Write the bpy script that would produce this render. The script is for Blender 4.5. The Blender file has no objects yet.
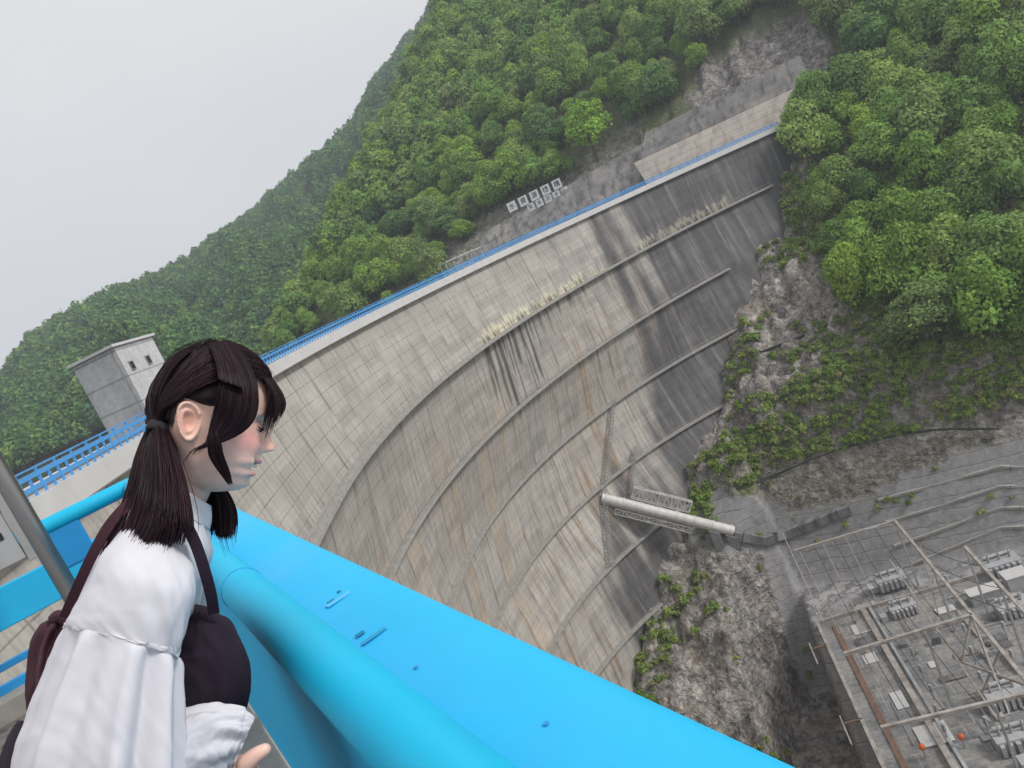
import bpy, bmesh, math, random
import numpy as np
from mathutils import Vector, Matrix
random.seed(7); RNG = np.random.default_rng(7)
scene = bpy.context.scene
COL = scene.collection
R = math.radians

# ------------------------------------------------------------------ camera
FPX, CX, CY = 770.0, 512.0, 384.0
ROLL, PITCH = R(24.0), R(9.9)
Fv = np.array([0, math.cos(PITCH), -math.sin(PITCH)])
R0 = np.array([1.0, 0, 0]); U0 = np.cross(R0, Fv)
Rv = math.cos(ROLL)*R0 - math.sin(ROLL)*U0
Uv = math.sin(ROLL)*R0 + math.cos(ROLL)*U0
cam_d = bpy.data.cameras.new('camera'); cam = bpy.data.objects.new('camera', cam_d); COL.objects.link(cam)
cam.matrix_world = Matrix([[Rv[0], Uv[0], -Fv[0], 0], [Rv[1], Uv[1], -Fv[1], 0], [Rv[2], Uv[2], -Fv[2], 0], [0, 0, 0, 1]])
cam_d.sensor_width = 36; cam_d.lens = FPX/1024*36; cam_d.clip_start = 0.05; cam_d.clip_end = 6000
cam_d.dof.use_dof = False
scene.camera = cam

# ------------------------------------------------------------------ world: bright overcast
W = bpy.data.worlds.new('World'); scene.world = W; W.use_nodes = True
nt = W.node_tree; nt.nodes.clear()
out = nt.nodes.new('ShaderNodeOutputWorld'); bg = nt.nodes.new('ShaderNodeBackground')
sky = nt.nodes.new('ShaderNodeTexSky'); sky.sky_type = 'NISHITA'; sky.sun_disc = False
SUN_EL, SUN_AZ = R(42), R(112)
sky.sun_elevation = SUN_EL; sky.sun_rotation = SUN_AZ; sky.air_density = 1.0; sky.dust_density = 4.0
hsv = nt.nodes.new('ShaderNodeHueSaturation'); hsv.inputs['Saturation'].default_value = 0.15
mx = nt.nodes.new('ShaderNodeMix'); mx.data_type = 'RGBA'; mx.inputs[0].default_value = 0.86
cl = nt.nodes.new('ShaderNodeTexNoise'); cl.inputs['Scale'].default_value = 1.6; cl.inputs['Detail'].default_value = 4
cr = nt.nodes.new('ShaderNodeValToRGB'); cr.color_ramp.elements[0].position = 0.3; cr.color_ramp.elements[1].position = 0.75
cr.color_ramp.elements[0].color = (7.3, 7.3, 7.6, 1); cr.color_ramp.elements[1].color = (8.7, 8.55, 8.6, 1)
tc = nt.nodes.new('ShaderNodeTexCoord')
nt.links.new(tc.outputs['Generated'], cl.inputs['Vector']); nt.links.new(cl.outputs['Fac'], cr.inputs[0])
nt.links.new(sky.outputs[0], hsv.inputs['Color']); nt.links.new(hsv.outputs[0], mx.inputs['A']); nt.links.new(cr.outputs[0], mx.inputs['B'])
nt.links.new(mx.outputs['Result'], bg.inputs['Color']); bg.inputs['Strength'].default_value = 0.064
nt.links.new(bg.outputs[0], out.inputs['Surface'])
sl = bpy.data.lights.new('sun', 'SUN'); sl.energy = 1.5; sl.angle = R(14); sl.color = (1, .97, .93)
so = bpy.data.objects.new('sun', sl); COL.objects.link(so)
sd = Vector((math.sin(SUN_AZ)*math.cos(SUN_EL), math.cos(SUN_AZ)*math.cos(SUN_EL), math.sin(SUN_EL)))
so.rotation_euler = sd.to_track_quat('Z', 'Y').to_euler()
vs = scene.view_settings; vs.view_transform = 'Standard'; vs.look = 'None'; vs.gamma = 1; vs.exposure = 0.85; vs.use_curve_mapping = False

# ------------------------------------------------------------------ helpers
def ray(x, y): return Fv + (x-CX)/FPX*Rv - (y-CY)/FPX*Uv
def at_z(x, y, z): d = ray(x, y); return d*(z/d[2])
def proj(P):
    P = np.asarray(P, float); z = P@Fv; z = np.where(z < .01, .01, z)
    return CX+FPX*(P@Rv)/z, CY-FPX*(P@Uv)/z
def in_poly(px, py, poly):
    px = np.asarray(px); py = np.asarray(py); c = np.zeros(px.shape, bool); n = len(poly)
    for i in range(n):
        x0, y0 = poly[i]; x1, y1 = poly[(i+1) % n]
        if y0 == y1: continue
        c ^= ((y0 > py) != (y1 > py)) & (px < (x1-x0)*(py-y0)/(y1-y0)+x0)
    return c
def _h(ix, iy, s):
    n = (ix.astype(np.int64)*374761393 + iy.astype(np.int64)*668265263 + s*1442695041) & 0x7fffffff
    n = ((n ^ (n >> 13))*1274126177) & 0x7fffffff
    return ((n ^ (n >> 16)) & 0xffff)/65535.0
def vnoise(x, y, s=0):
    x = np.asarray(x, float); y = np.asarray(y, float)
    ix = np.floor(x); iy = np.floor(y); fx = x-ix; fy = y-iy; fx = fx*fx*(3-2*fx); fy = fy*fy*(3-2*fy)
    a = _h(ix, iy, s); b = _h(ix+1, iy, s); c = _h(ix, iy+1, s); d = _h(ix+1, iy+1, s)
    return (a*(1-fx)+b*fx)*(1-fy)+(c*(1-fx)+d*fx)*fy
def fbm(x, y, s=0, o=4):
    r = 0; a = .5; t = 0
    for k in range(o): r = r+a*vnoise(x*2**k+k*17.3, y*2**k-k*9.1, s+k); t += a; a *= .5
    return r/t
def sstep(a, b, x): t = np.clip((x-a)/(b-a), 0, 1); return t*t*(3-2*t)

def mesh_np(name, V, Q, smooth=False):
    V = np.ascontiguousarray(V, np.float32); Q = np.ascontiguousarray(Q, np.int32)
    me = bpy.data.meshes.new(name); n = len(Q); k = Q.shape[1]
    me.vertices.add(len(V)); me.vertices.foreach_set('co', V.ravel())
    me.loops.add(n*k); me.loops.foreach_set('vertex_index', Q.ravel())
    me.polygons.add(n); me.polygons.foreach_set('loop_start', np.arange(0, n*k, k, dtype=np.int32))
    me.polygons.foreach_set('loop_total', np.full(n, k, np.int32))
    me.polygons.foreach_set('use_smooth', np.full(n, smooth)); me.update(calc_edges=True); return me
def set_col(me, name, C):
    a = me.color_attributes.new(name, 'FLOAT_COLOR', 'POINT')
    C = np.asarray(C, np.float32)
    if C.shape[1] == 3: C = np.c_[C, np.ones(len(C), np.float32)]
    a.data.foreach_set('color', np.ascontiguousarray(C, np.float32).ravel())
def set_f(me, name, v):
    a = me.attributes.new(name, 'FLOAT', 'POINT'); a.data.foreach_set('value', np.asarray(v, np.float32))
def link(name, me, mat=None, parent=None):
    o = bpy.data.objects.new(name, me); COL.objects.link(o)
    if mat and not me.materials: me.materials.append(mat)
    if parent: o.parent = parent
    return o
def tag(o, label, cat, group=None, kind=None):
    o['label'] = label; o['category'] = cat
    if group: o['group'] = group
    if kind: o['kind'] = kind
    return o
def structure(o): o['kind'] = 'structure'; return o
def thing(name, label, cat, loc=(0, 0, 0), rot=(0, 0, 0), group=None):
    o = bpy.data.objects.new(name, None); COL.objects.link(o); o.location = loc; o.rotation_euler = rot
    o.empty_display_size = .2
    return tag(o, label, cat, group)
def grid_q(nu, nv, wrap=False):
    i, j = np.meshgrid(np.arange(nu-1), np.arange(nv if wrap else nv-1), indexing='ij')
    j2 = (j+1) % nv
    return np.stack([i*nv+j, i*nv+j2, (i+1)*nv+j2, (i+1)*nv+j], -1).reshape(-1, 4)
class MB:
    """collects boxes, bars and tubes into one mesh"""
    def __init__(s): s.v = []; s.f = []; s.sm = []
    def add(s, V, Fs, sm=False):
        b = len(s.v); s.v += [tuple(map(float, p)) for p in V]; s.f += [tuple(b+i for i in f) for f in Fs]; s.sm += [sm]*len(Fs)
    def box(s, c, e1, e2, e3):
        c, e1, e2, e3 = [np.array(q, float) for q in (c, e1, e2, e3)]
        if np.dot(np.cross(e1, e2), e3) < 0: e3 = -e3
        V = [c+a*e1+b*e2+d*e3 for d in (-.5, .5) for a, b in ((-.5, -.5), (.5, -.5), (.5, .5), (-.5, .5))]
        s.add(V, [(3, 2, 1, 0), (4, 5, 6, 7), (0, 1, 5, 4), (1, 2, 6, 5), (2, 3, 7, 6), (3, 0, 4, 7)])
    def bar(s, p, q, w, h=None, up=(0, 0, 1)):
        p = np.array(p, float); q = np.array(q, float); d = q-p; L = np.linalg.norm(d); d = d/L; h = h or w
        x = np.cross(d, up)
        if np.linalg.norm(x) < 1e-3: x = np.cross(d, (0, 1, 0))
        x /= np.linalg.norm(x); y = np.cross(x, d); s.box((p+q)/2, d*L, x*w, y*h)
    def tube(s, pts, r, n=10, cap=True, sm=True):
        pts = [np.array(p, float) for p in pts]; m = len(pts); rr = r if hasattr(r, '__len__') else [r]*m
        V = []; up = np.array([0, 0, 1.0])
        for i, p in enumerate(pts):
            d = pts[min(i+1, m-1)]-pts[max(i-1, 0)]; d /= np.linalg.norm(d)
            x = np.cross(d, up)
            if np.linalg.norm(x) < .05: x = np.cross(d, (1, 0, 0.0))
            x /= np.linalg.norm(x); y = np.cross(x, d); 
            for k in range(n): a = 2*math.pi*k/n; V.append(p+rr[i]*(math.cos(a)*x+math.sin(a)*y))
        Fs = [(i*n+k, i*n+(k+1) % n, (i+1)*n+(k+1) % n, (i+1)*n+k) for i in range(m-1) for k in range(n)]
        s.add(V, Fs, sm)
        if cap: 
            s.add(V[:n], [tuple(range(n))[::-1]]); s.add(V[-n:], [tuple(range(n))])
    def build(s, name, mat, parent=None, bevel=0):
        me = bpy.data.meshes.new(name); me.from_pydata(s.v, [], s.f); me.polygons.foreach_set('use_smooth', s.sm); me.update()
        o = link(name, me, mat, parent)
        if bevel:
            m = o.modifiers.new('bevel', 'BEVEL'); m.width = bevel; m.segments = 2; m.limit_method = 'ANGLE'
        return o

# ------------------------------------------------------------------ materials
class NT:
    def __init__(s, m): m.use_nodes = True; s.t = m.node_tree; s.b = s.t.nodes['Principled BSDF']
    def n(s, typ, **kw):
        nd = s.t.nodes.new(typ)
        for k, v in kw.items():
            if k in ('ins',):
                for a, b in v.items(): nd.inputs[a].default_value = b
            else: setattr(nd, k, v)
        return nd
    def l(s, a, b): s.t.links.new(a, b)
    def noise(s, scale, detail=5, vec=None, stretch=None, rough=.6):
        nd = s.n('ShaderNodeTexNoise', ins={'Scale': scale, 'Detail': detail, 'Roughness': rough})
        if vec is None: vec = s.n('ShaderNodeTexCoord').outputs['Object']
        if stretch:
            mp = s.n('ShaderNodeMapping'); mp.inputs['Scale'].default_value = stretch; s.l(vec, mp.inputs[0]); vec = mp.outputs[0]
        s.l(vec, nd.inputs['Vector']); return nd.outputs['Fac']
    def ramp(s, f, stops):
        r = s.n('ShaderNodeValToRGB'); e = r.color_ramp.elements
        while len(e) < len(stops): e.new(.5)
        for i, (p, c) in enumerate(stops):
            e[i].position = p; e[i].color = tuple(c)+(1,) if hasattr(c, '__len__') else (c, c, c, 1)
        s.l(f, r.inputs[0]); return r.outputs[0]
    def mix(s, f, a, b, mode='MIX'):
        m = s.n('ShaderNodeMix', data_type='RGBA', blend_type=mode)
        for v, k in ((f, 0), (a, 'A'), (b, 'B')):
            if hasattr(v, 'is_linked'): s.l(v, m.inputs[k])
            else: m.inputs[k].default_value = v if not hasattr(v, '__len__') else tuple(v)+(1,)*(4-len(v))
        return m.outputs['Result']
    def math(s, op, a, b=0, c=None):
        m = s.n('ShaderNodeMath', operation=op)
        for i, v in enumerate((a, b, c)):
            if v is None: continue
            if hasattr(v, 'is_linked'): s.l(v, m.inputs[i])
            else: m.inputs[i].default_value = v
        return m.outputs[0]
    def bump(s, h, strength=.5, dist=.05):
        b = s.n('ShaderNodeBump', ins={'Strength': strength, 'Distance': dist}); s.l(h, b.inputs['Height']); s.l(b.outputs[0], s.b.inputs['Normal'])
def mat(name, c1, c2=None, scale=5, rough=.7, metal=0, bump=0, bdist=.02, stretch=None, detail=6, spec=.5):
    m = bpy.data.materials.new(name); t = NT(m)
    f = t.noise(scale, detail, stretch=stretch)
    if c2 is None: c2 = tuple(x*.8 for x in c1)
    t.l(t.ramp(f, [(.3, c2), (.7, c1)]), t.b.inputs['Base Color'])
    t.b.inputs['Roughness'].default_value = rough; t.b.inputs['Metallic'].default_value = metal
    t.b.inputs['Specular IOR Level'].default_value = spec
    if bump: t.bump(f, bump, bdist)
    return m
# ------------------------------------------------------------------ the dam: level curves (h below eye -> circle in plan)
LV = np.array([[0, 133, 68, 156], [16, 133, 68, 154], [30.5, 118.5, 69.5, 143], [45, 83, 93, 106], [59.5, 65, 100, 89], [74, 55, 100, 79], [88.5, 53, 90, 84], [135, 53, 86, 88]], float)
def circ(h):
    # smooth the table a little by resampling
    return [np.interp(h, LV[:, 0], LV[:, k]) for k in (1, 2, 3)]
AX = np.array([98.0, 85.0])
def Rad(th, h):
    """distance from the axis to the downstream face; th = angle from -x turning towards +y"""
    cx, cy, r = circ(h); dx = -np.cos(th); dy = np.sin(th)
    ox = AX[0]-cx; oy = AX[1]-cy; b = ox*dx+oy*dy; c = ox*ox+oy*oy-r*r
    return -b+np.sqrt(np.maximum(b*b-c, 0))+.006*np.maximum(0, -5-np.degrees(th))**2
def dam_pt(th, h, off=0.0):
    r = Rad(th, h)+off
    return np.stack([AX[0]-np.cos(th)*r, AX[1]+np.sin(th)*r, -np.asarray(h, float)+0*r], -1)
def dam_hit(x, y):
    d = ray(x, y); hh = np.linspace(3, 130, 1500); P = d[None, :]*(-hh[:, None]/d[2])
    th = np.arctan2(P[:, 1]-AX[1], AX[0]-P[:, 0]); rr = np.hypot(P[:, 1]-AX[1], P[:, 0]-AX[0])
    g = rr-Rad(th, hh); k = np.where((g[:-1] < 0) & (g[1:] >= 0))[0]
    if d[2] > 0: return None
    k = k[0] if len(k) else int(np.argmin(abs(g)))
    return float(th[k]), float(hh[k]), P[k]
# ------------------------------------------------------------------ the right bank: heightfield in (d, s)
ES = np.array([.4395, .8982]); ED = np.array([.8982, -.4395])
def to_ds(x, y): return x*ED[0]+y*ED[1], x*ES[0]+y*ES[1]
def to_xy(d, s): return d*ED[0]+s*ES[0], d*ED[1]+s*ES[1]
BERMS = [(-52.5, 2.2), (-61.5, 2.6), (-72, 5.0)]
PAD_Z = -97.5
CONC = [[(874, 487), (930, 465), (1000, 440), (1100, 425), (1100, 640), (960, 640), (900, 560)], [(795, 515), (868, 492), (905, 560), (800, 562)], [(676, 490), (705, 484), (745, 497), (775, 500), (794, 520), (790, 545), (735, 552), (690, 548)]]
def conc_mask(d, s, z):
    x, y = to_xy(d, s); px, py = proj(np.stack([x+0*z, y+0*z, z], -1)); m = 0
    for k, q in enumerate(CONC): m = np.maximum(m, in_poly(px, py, q)*(1.0 if k == 0 else 2.0))
    return m*(s < 230)*(s > 90)
def hill(d, s, detail=True):
    d = np.asarray(d, float); s = np.asarray(s, float)
    z = .83*(s-257)
    z = z-.014*np.maximum(0, -200+np.clip(s-262, 0, 400)*.50-d)**2
    z = z+(fbm(d/75+3, s/75, 5, 3)-.5)*16*sstep(262, 300, s)
    z = z+(fbm(d/60+9, s/60, 8, 3)-.5)*12*sstep(-10, 40, d)*sstep(170, 200, s)
    # berms cut across the slope right of the dam
    fade = sstep(-45, -25, d)
    for bz, w in BERMS:
        wob = (fbm(d/40, d*0+bz, 21, 2)-.5)*5
        t = z-(bz+wob)
        z = z-np.where(abs(t) < w, (t*(1-(abs(t)/w)**3)*.9), 0)*fade
    # the power station yard is cut out of the foot of the slope
    edge = -31+(145-s)*.20
    cut = PAD_Z+3.0*np.hypot(np.maximum(edge-d, 0)*0, np.maximum(s-161, 0)*.6)
    pit = -117+3.2*np.hypot(np.maximum(np.maximum(-30-(173-s)*.32, -41)-d, 0), np.maximum(s-151, 0)*.8)
    z0 = z
    z = np.where(d > edge, np.minimum(z, cut), np.minimum(z, pit))
    if detail:
        roc = sstep(-100, -60, d)*sstep(262, 245, s)
        roc = roc*(conc_mask(d, s, z) < .5)*np.where(z < z0-.3, .12, 1)
        roc = roc*(1-((d > edge-5) & (s < 170)))
        n = fbm(d/14, s/14, 31, 5); n2 = 1-abs(2*fbm(d/9+5, s/6+2, 41, 5)-1); n3 = 1-abs(2*fbm(d/3.1+5, s/4.2+2, 51, 4)-1)
        z = z+roc*((n-.5)*8+(n2-.7)*6+(n3-.7)*3.6)
        clf = sstep(-62, -50, d)*sstep(45, 25, d)*sstep(258, 270, s)*sstep(345, 325, s)
        z = z+clf*((fbm(d/5, s/16, 55, 5)-.5)*9+(fbm(d/2.2, s/7, 56, 3)-.5)*3)
    return np.maximum(z, -117+0*z)
def hill_hit(x, y, tmin=100, tmax=620, detail=True):
    dr = ray(x, y); t = np.arange(tmin, tmax, .5); P = dr[None]*t[:, None]; d, s = to_ds(P[:, 0], P[:, 1])
    g = P[:, 2]-hill(d, s, detail); k = np.where(g < 0)[0]
    return P[k[0]] if len(k) else None
# ------------------------------------------------------------------ stains, dirt and a brightening against lost light on the dam face, painted per vertex
def tc_uv(t, obj=True):
    return t.n('ShaderNodeAttribute', attribute_name='uh')
def dam_material():
    m = bpy.data.materials.new('dam_concrete'); t = NT(m)
    a = t.n('ShaderNodeAttribute', attribute_name='uh'); sp = t.n('ShaderNodeSeparateXYZ'); t.l(a.outputs['Vector'], sp.inputs[0])
    u, h = sp.outputs[0], sp.outputs[1]
    c = t.n('ShaderNodeAttribute', attribute_name='stain').outputs['Color']
    vec = a.outputs['Vector']
    # lift joints every 1.9 m, wobbling a little, and half joints
    def line(v, period, width):
        fr = t.math('FRACT', t.math('DIVIDE', v, period)); e = t.math('ABSOLUTE', t.math('SUBTRACT', fr, .5))
        return t.math('SMOOTH_MAX', t.math('MULTIPLY', t.math('SUBTRACT', e, .5-width/period), period/width), 0, .1)
    w = t.noise(.25, 3, vec=vec); h2 = t.math('ADD', h, t.math('MULTIPLY', w, .12))
    u2 = t.math('ADD', u, t.math('MULTIPLY', t.noise(.15, 3, vec=vec), .2))
    lift = line(h2, 1.9, .08); vj = line(u2, 7.6, .13)
    brk = t.ramp(t.noise(.18, 4, vec=vec), [(.3, .25), (.62, 1.0)])
    form = line(h2, .475, .05); formv = line(t.math('ADD', u, 1.3), 1.9, .05)
    ln = t.math('MULTIPLY', t.math('MAXIMUM', t.math('MULTIPLY', lift, .62), t.math('MULTIPLY', vj, .75)), brk)
    ln = t.math('MAXIMUM', ln, t.math('MULTIPLY', t.math('MAXIMUM', form, formv), .07))
    # panel to panel tone
    fl = t.n('ShaderNodeCombineXYZ'); t.l(t.math('FLOOR', t.math('DIVIDE', u, 7.6)), fl.inputs[0]); t.l(t.math('FLOOR', t.math('ADD', t.math('DIVIDE', h2, 1.9), .5)), fl.inputs[1])
    wn = t.n('ShaderNodeTexWhiteNoise', noise_dimensions='2D'); t.l(fl.outputs[0], wn.inputs[0])
    tone = t.ramp(wn.outputs['Value'], [(0, .87), (1, 1.09)])
    fine = t.ramp(t.noise(1.3, 9, vec=vec, stretch=(1, .16, 1), rough=.7), [(.3, .66), (.5, 1.0), (.7, 1.2)])
    speck = t.ramp(t.noise(4, 6, vec=vec), [(.3, .9), (.7, 1.06)])
    col = t.mix(1.0, c, tone, 'MULTIPLY'); col = t.mix(1.0, col, fine, 'MULTIPLY'); col = t.mix(1.0, col, speck, 'MULTIPLY')
    vj2 = line(u2, 7.6, .75); vs_ = t.ramp(t.noise(.5, 6, vec=vec, stretch=(1, .3, 1)), [(.47, 0), (.62, .6)])
    col = t.mix(t.math('MULTIPLY', vj2, vs_), col, (.17, .135, .10), 'MIX')
    wh = t.ramp(t.noise(1.4, 6, vec=vec, stretch=(1, .12, 1)), [(.60, 0), (.70, .45)]); col = t.mix(t.math('MULTIPLY', line(t.math('ADD', u2, 3.6), 7.6, 1.1), wh), col, (.62, .60, .57), 'MIX')
    col = t.mix(ln, col, t.mix(1.0, col, (.30, .29, .28), 'MULTIPLY'), 'MIX')
    t.l(col, t.b.inputs['Base Color']); t.b.inputs['Roughness'].default_value = .9
    t.bump(t.math('SUBTRACT', t.math('MULTIPLY', fine, .3), ln), .5, .12)
    return m
M_DAM = dam_material()
M_WALK = mat('walkway_concrete', (.40, .38, .35), (.26, .25, .235), 1.2, .9, bump=.4)
M_FASC = mat('pale_painted_concrete', (.62, .61, .60), (.53, .525, .515), .6, .75, bump=.15)
M_ROAD = mat('road_surface', (.13, .13, .135), (.09, .09, .095), 1.5, .9)
M_BLUE = mat('sky_blue_paint', (.09, .36, .76), (.075, .32, .70), 2.0, .45)
def dam_stain_and_light(th, h):
    u = np.degrees(th)*2.72; base = np.array([.405, .38, .345])
    n = len(th); C = np.ones((n, 3))*base
    st = fbm(u/1.6, h/22, 3, 5); st2 = fbm(u/4.5+7, h/60, 13, 4); bl = fbm(u/18, h/18, 23, 4); stn = fbm(u/.55, h/14+3, 63, 4)
    # k = side weathering: black growth toward the far abutment and low down
    P = dam_pt(th, h); px, py = P[:, 0], P[:, 1]
    deg = np.degrees(th)
    dkl = np.interp(h, DK[:, 1], DK[:, 0])
    dark = sstep(-4, 6, deg-dkl+(bl-.5)*18+(st2-.5)*22)
    band = np.mod(h-16, 14.5)/14.5     # 0 just below a walkway
    lum = 1-.13*(st-.5)*2+.10*sstep(24, 50, h)  # paler lower down, painted to offset light lost inside the arch
    C *= lum[:, None]
    warm = np.clip(sstep(.42, .72, st2)*sstep(18, 34, h)*sstep(8, -10, deg-dkl), 0, 1)*sstep(-35, 10, deg+40)
    C = C*(1-warm[:, None]*.7)+np.array([.46, .37, .285])*(warm*.7)[:, None]
    rust = sstep(.56, .8, fbm(u/.8+31, h/30, 43, 4))*sstep(-24, -8, deg-dkl)*sstep(8, -2, deg-dkl)*sstep(17, 19, h)
    C = C*(1-.75*rust[:, None])+np.array([.27, .165, .09])*(.75*rust)[:, None]
    dk = dark*(.86+.14*sstep(.3, .6, st))
    C = C*(1-dk[:, None]*.93)+np.array([.080, .079, .085])*(dk*.93)[:, None]
    # pale leach streaks inside the dark growth
    pale = sstep(.62, .78, fbm(u/.9+51, h/26, 53, 4))*dark
    C = C*(1-.35*pale[:, None])+np.array([.36, .35, .34])*(.35*pale)[:, None]
    drip = sstep(.60, .82, stn)*(1-.6*band)*sstep(16.5, 18, h)*sstep(.35, .6, bl+.1)
    C *= (1-.42*drip)[:, None]
    tide = sstep(.52, .7, stn)*np.exp(-((h-16)/-3.0)**2)*(h < 16)*.2; C *= (1-tide)[:, None]
    # cream efflorescence just above the first walkway with black runs below it
    for d0, d1, cream, black in CREAM:
        w = sstep(d0-.3, d0+.3, deg)*sstep(d1+.3, d1-.3, deg)
        hh = 16-2.6*(.55+.9*(vnoise(u/.8, u*0, 77)-.3))
        cr = w*sstep(hh-.3, hh+.1, h)*(h < 16.1)*sstep(.25, .4, vnoise(u/.5, h/6, 78)+.1)
        C = C*(1-cr[:, None]*cream)+np.array([.62, .58, .42])*(cr*cream)[:, None]
        b0 = w*(h < 16.1)*sstep(14.2, 15.6, h)*sstep(.5, .62, vnoise(u/.6, h/9, 79)); C *= (1-b0*.75*(black > 0))[:, None]
        if black:
            ln = 16+black*(.25+.9*vnoise(u/.9, u*0, 80)); b = w*(h > 16)*sstep(ln, ln-4, h)*sstep(.38, .55, vnoise(u/.75, h/30, 81))
            C = C*(1-b[:, None]*.82)+np.array([.05, .05, .052])*(b*.82)[:, None]
    return np.clip(C, .02, .8)
TH_A, TH_B = R(-62), R(96)
cands = dict(c1=(478, 338), c2=(530, 308), c3=(534, 303), c4=(582, 272), c5=(640, 252), c6=(730, 205), d0=(655, 215), e=(785, 178), bar=(500, 500))
CR_ = {k: math.degrees(dam_hit(*v)[0]) for k, v in cands.items()}
print('stain angles', {k: round(v, 1) for k, v in CR_.items()}); 
DK = np.array([[math.degrees(q[0]), q[1]] for q in (dam_hit(*p) for p in [(590, 225), (628, 262), (650, 322), (640, 392), (622, 468), (612, 560), (622, 650)])]); DK = DK[np.argsort(DK[:, 1])]
CREAM = [(CR_['c1'], CR_['c2'], .85, 17), (CR_['c3'], CR_['c4'], .8, 7), (CR_['c4']+.6, CR_['c4']+4, .5, 0), (CR_['c5'], CR_['c6'], .38, 3)]
dam = thing('arch_dam', 'tall grey concrete arch dam curving across the valley with ledges along its stained face', 'dam', (0, 0, -135))
def dam_child(o): o.parent = dam; o.matrix_parent_inverse = Matrix.Translation((0, 0, 135)); return o
def dam_wall():
    nth, nh = 760, 280
    th = np.linspace(TH_A, TH_B, nth); h = np.linspace(3.1, 134, nh)
    T, H = np.meshgrid(th, h, indexing='ij')
    P = dam_pt(T.ravel(), H.ravel())
    back = dam_pt(T.ravel(), H.ravel()*0+2, 6+0*T.ravel()); back[:, 2] = -H.ravel()
    # thickness: the upstream face
    V = P; Q = grid_q(nth, nh)
    me = mesh_np('dam_wall', V, Q, True)
    a = me.attributes.new('uh', 'FLOAT_VECTOR', 'POINT')
    uu = np.degrees(T.ravel())*2.72-(CR_['bar']*0)-np.clip(H.ravel()-16, 0, 30)*.25
    a.data.foreach_set('vector', np.stack([uu+200, H.ravel(), 0*uu], -1).astype(np.float32).ravel())
    set_col(me, 'stain', dam_stain_and_light(T.ravel(), H.ravel()))
    o = link('dam_wall', me, M_DAM); dam_child(o)
    # upstream side and base block
    mb = []; nb = 120; tb = np.linspace(TH_A, TH_B, nb)
    up = np.concatenate([dam_pt(tb, tb*0+2.9, 7.0), dam_pt(tb, tb*0+2.9, 34.0)]); up[nb:, 2] = -134
    V = np.concatenate([up]); Q = np.array([[i, i+1, nb+i+1, nb+i] for i in range(nb-1)])
    o = link('upstream_face', mesh_np('upstream_face', V, Q, True), M_WALK); dam_child(o)
dam_wall()
def sweep(name, th, prof, mat_, parent_dam=True, parent=None, base_h=None, smooth=False, fol=None):
    """sweep a closed profile [(off, z), ...] along the crest (off inward negative, from the face at base_h)"""
    n = len(th); m = len(prof); V = []
    for off, z in prof:
        V.append(dam_pt(th, th*0+base_h, off)*[1, 1, 0]+[0, 0, z])
    V = np.stack(V, 1).reshape(-1, 3); Q = grid_q(n, m, True)[:, ::-1]
    me = mesh_np(name, V, Q, smooth)
    bm = bmesh.new(); bm.from_mesh(me); bm.verts.ensure_lookup_table()
    bm.faces.new([bm.verts[i] for i in range(m)]); bm.faces.new([bm.verts[(n-1)*m+i] for i in range(m)][::-1])
    bmesh.ops.recalc_face_normals(bm, faces=bm.faces); bm.to_mesh(me); bm.free()
    o = link(name, me, mat_, parent)
    if parent_dam: dam_child(o)
    return o
TH_END = dam_hit(781, 132)[0]; TH_FE = TH_END
thc = np.linspace(TH_A, TH_END, 330)
sweep('crest_fascia', thc, [(-1.0, -1.78), (-1.0, -2.98), (-.8, -3.1), (.6, -3.1), (.6, -1.78)], M_FASC, base_h=3.0)
sweep('crest_road', thc, [(.598, -2.0), (.598, -3.2), (6.2, -3.2), (6.2, -2.0)], M_ROAD, base_h=3.0)
sweep('upstream_kerb', thc, [(6.2, -1.85), (6.2, -3.2), (7.2, -3.2), (7.2, -1.85)], M_FASC, base_h=3.0)
thx = np.linspace(TH_END, R(92), 30)
# walkways on the face
ends = [(783, 182), (737, 267), (718, 338), (695, 421), (666, 527), (664, 604)]
for k, (ex, ey) in enumerate(ends):
    h = 16+14.5*k; tE = math.radians(0)
    P = at_z(ex, ey, -h); tE = math.atan2(P[1]-AX[1], AX[0]-P[0])+(R(5) if k > 1 else 0)
    tw = np.linspace(TH_A, tE, 260)
    wd = 1.5 if k < 1 else 1.1
    sweep('walkway', tw, [(-wd, -h+.12), (-wd, -h-.3), (.3, -h-.75), (.3, -h+.12)], M_WALK, base_h=h)
    # thin guard rail of the walkway
    mb = MB()
    pr = dam_pt(tw, tw*0+h, -wd+.1)
    for z in (1.0,):
        mb.tube([p+[0, 0, z] for p in pr[::2]], .035, 4, cap=False)
    for p in pr[::3]: mb.bar(p+[0, 0, .1], p+[0, 0, 1.0], .05)
    dam_child(mb.build('guard_rail', M_WALK))
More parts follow.
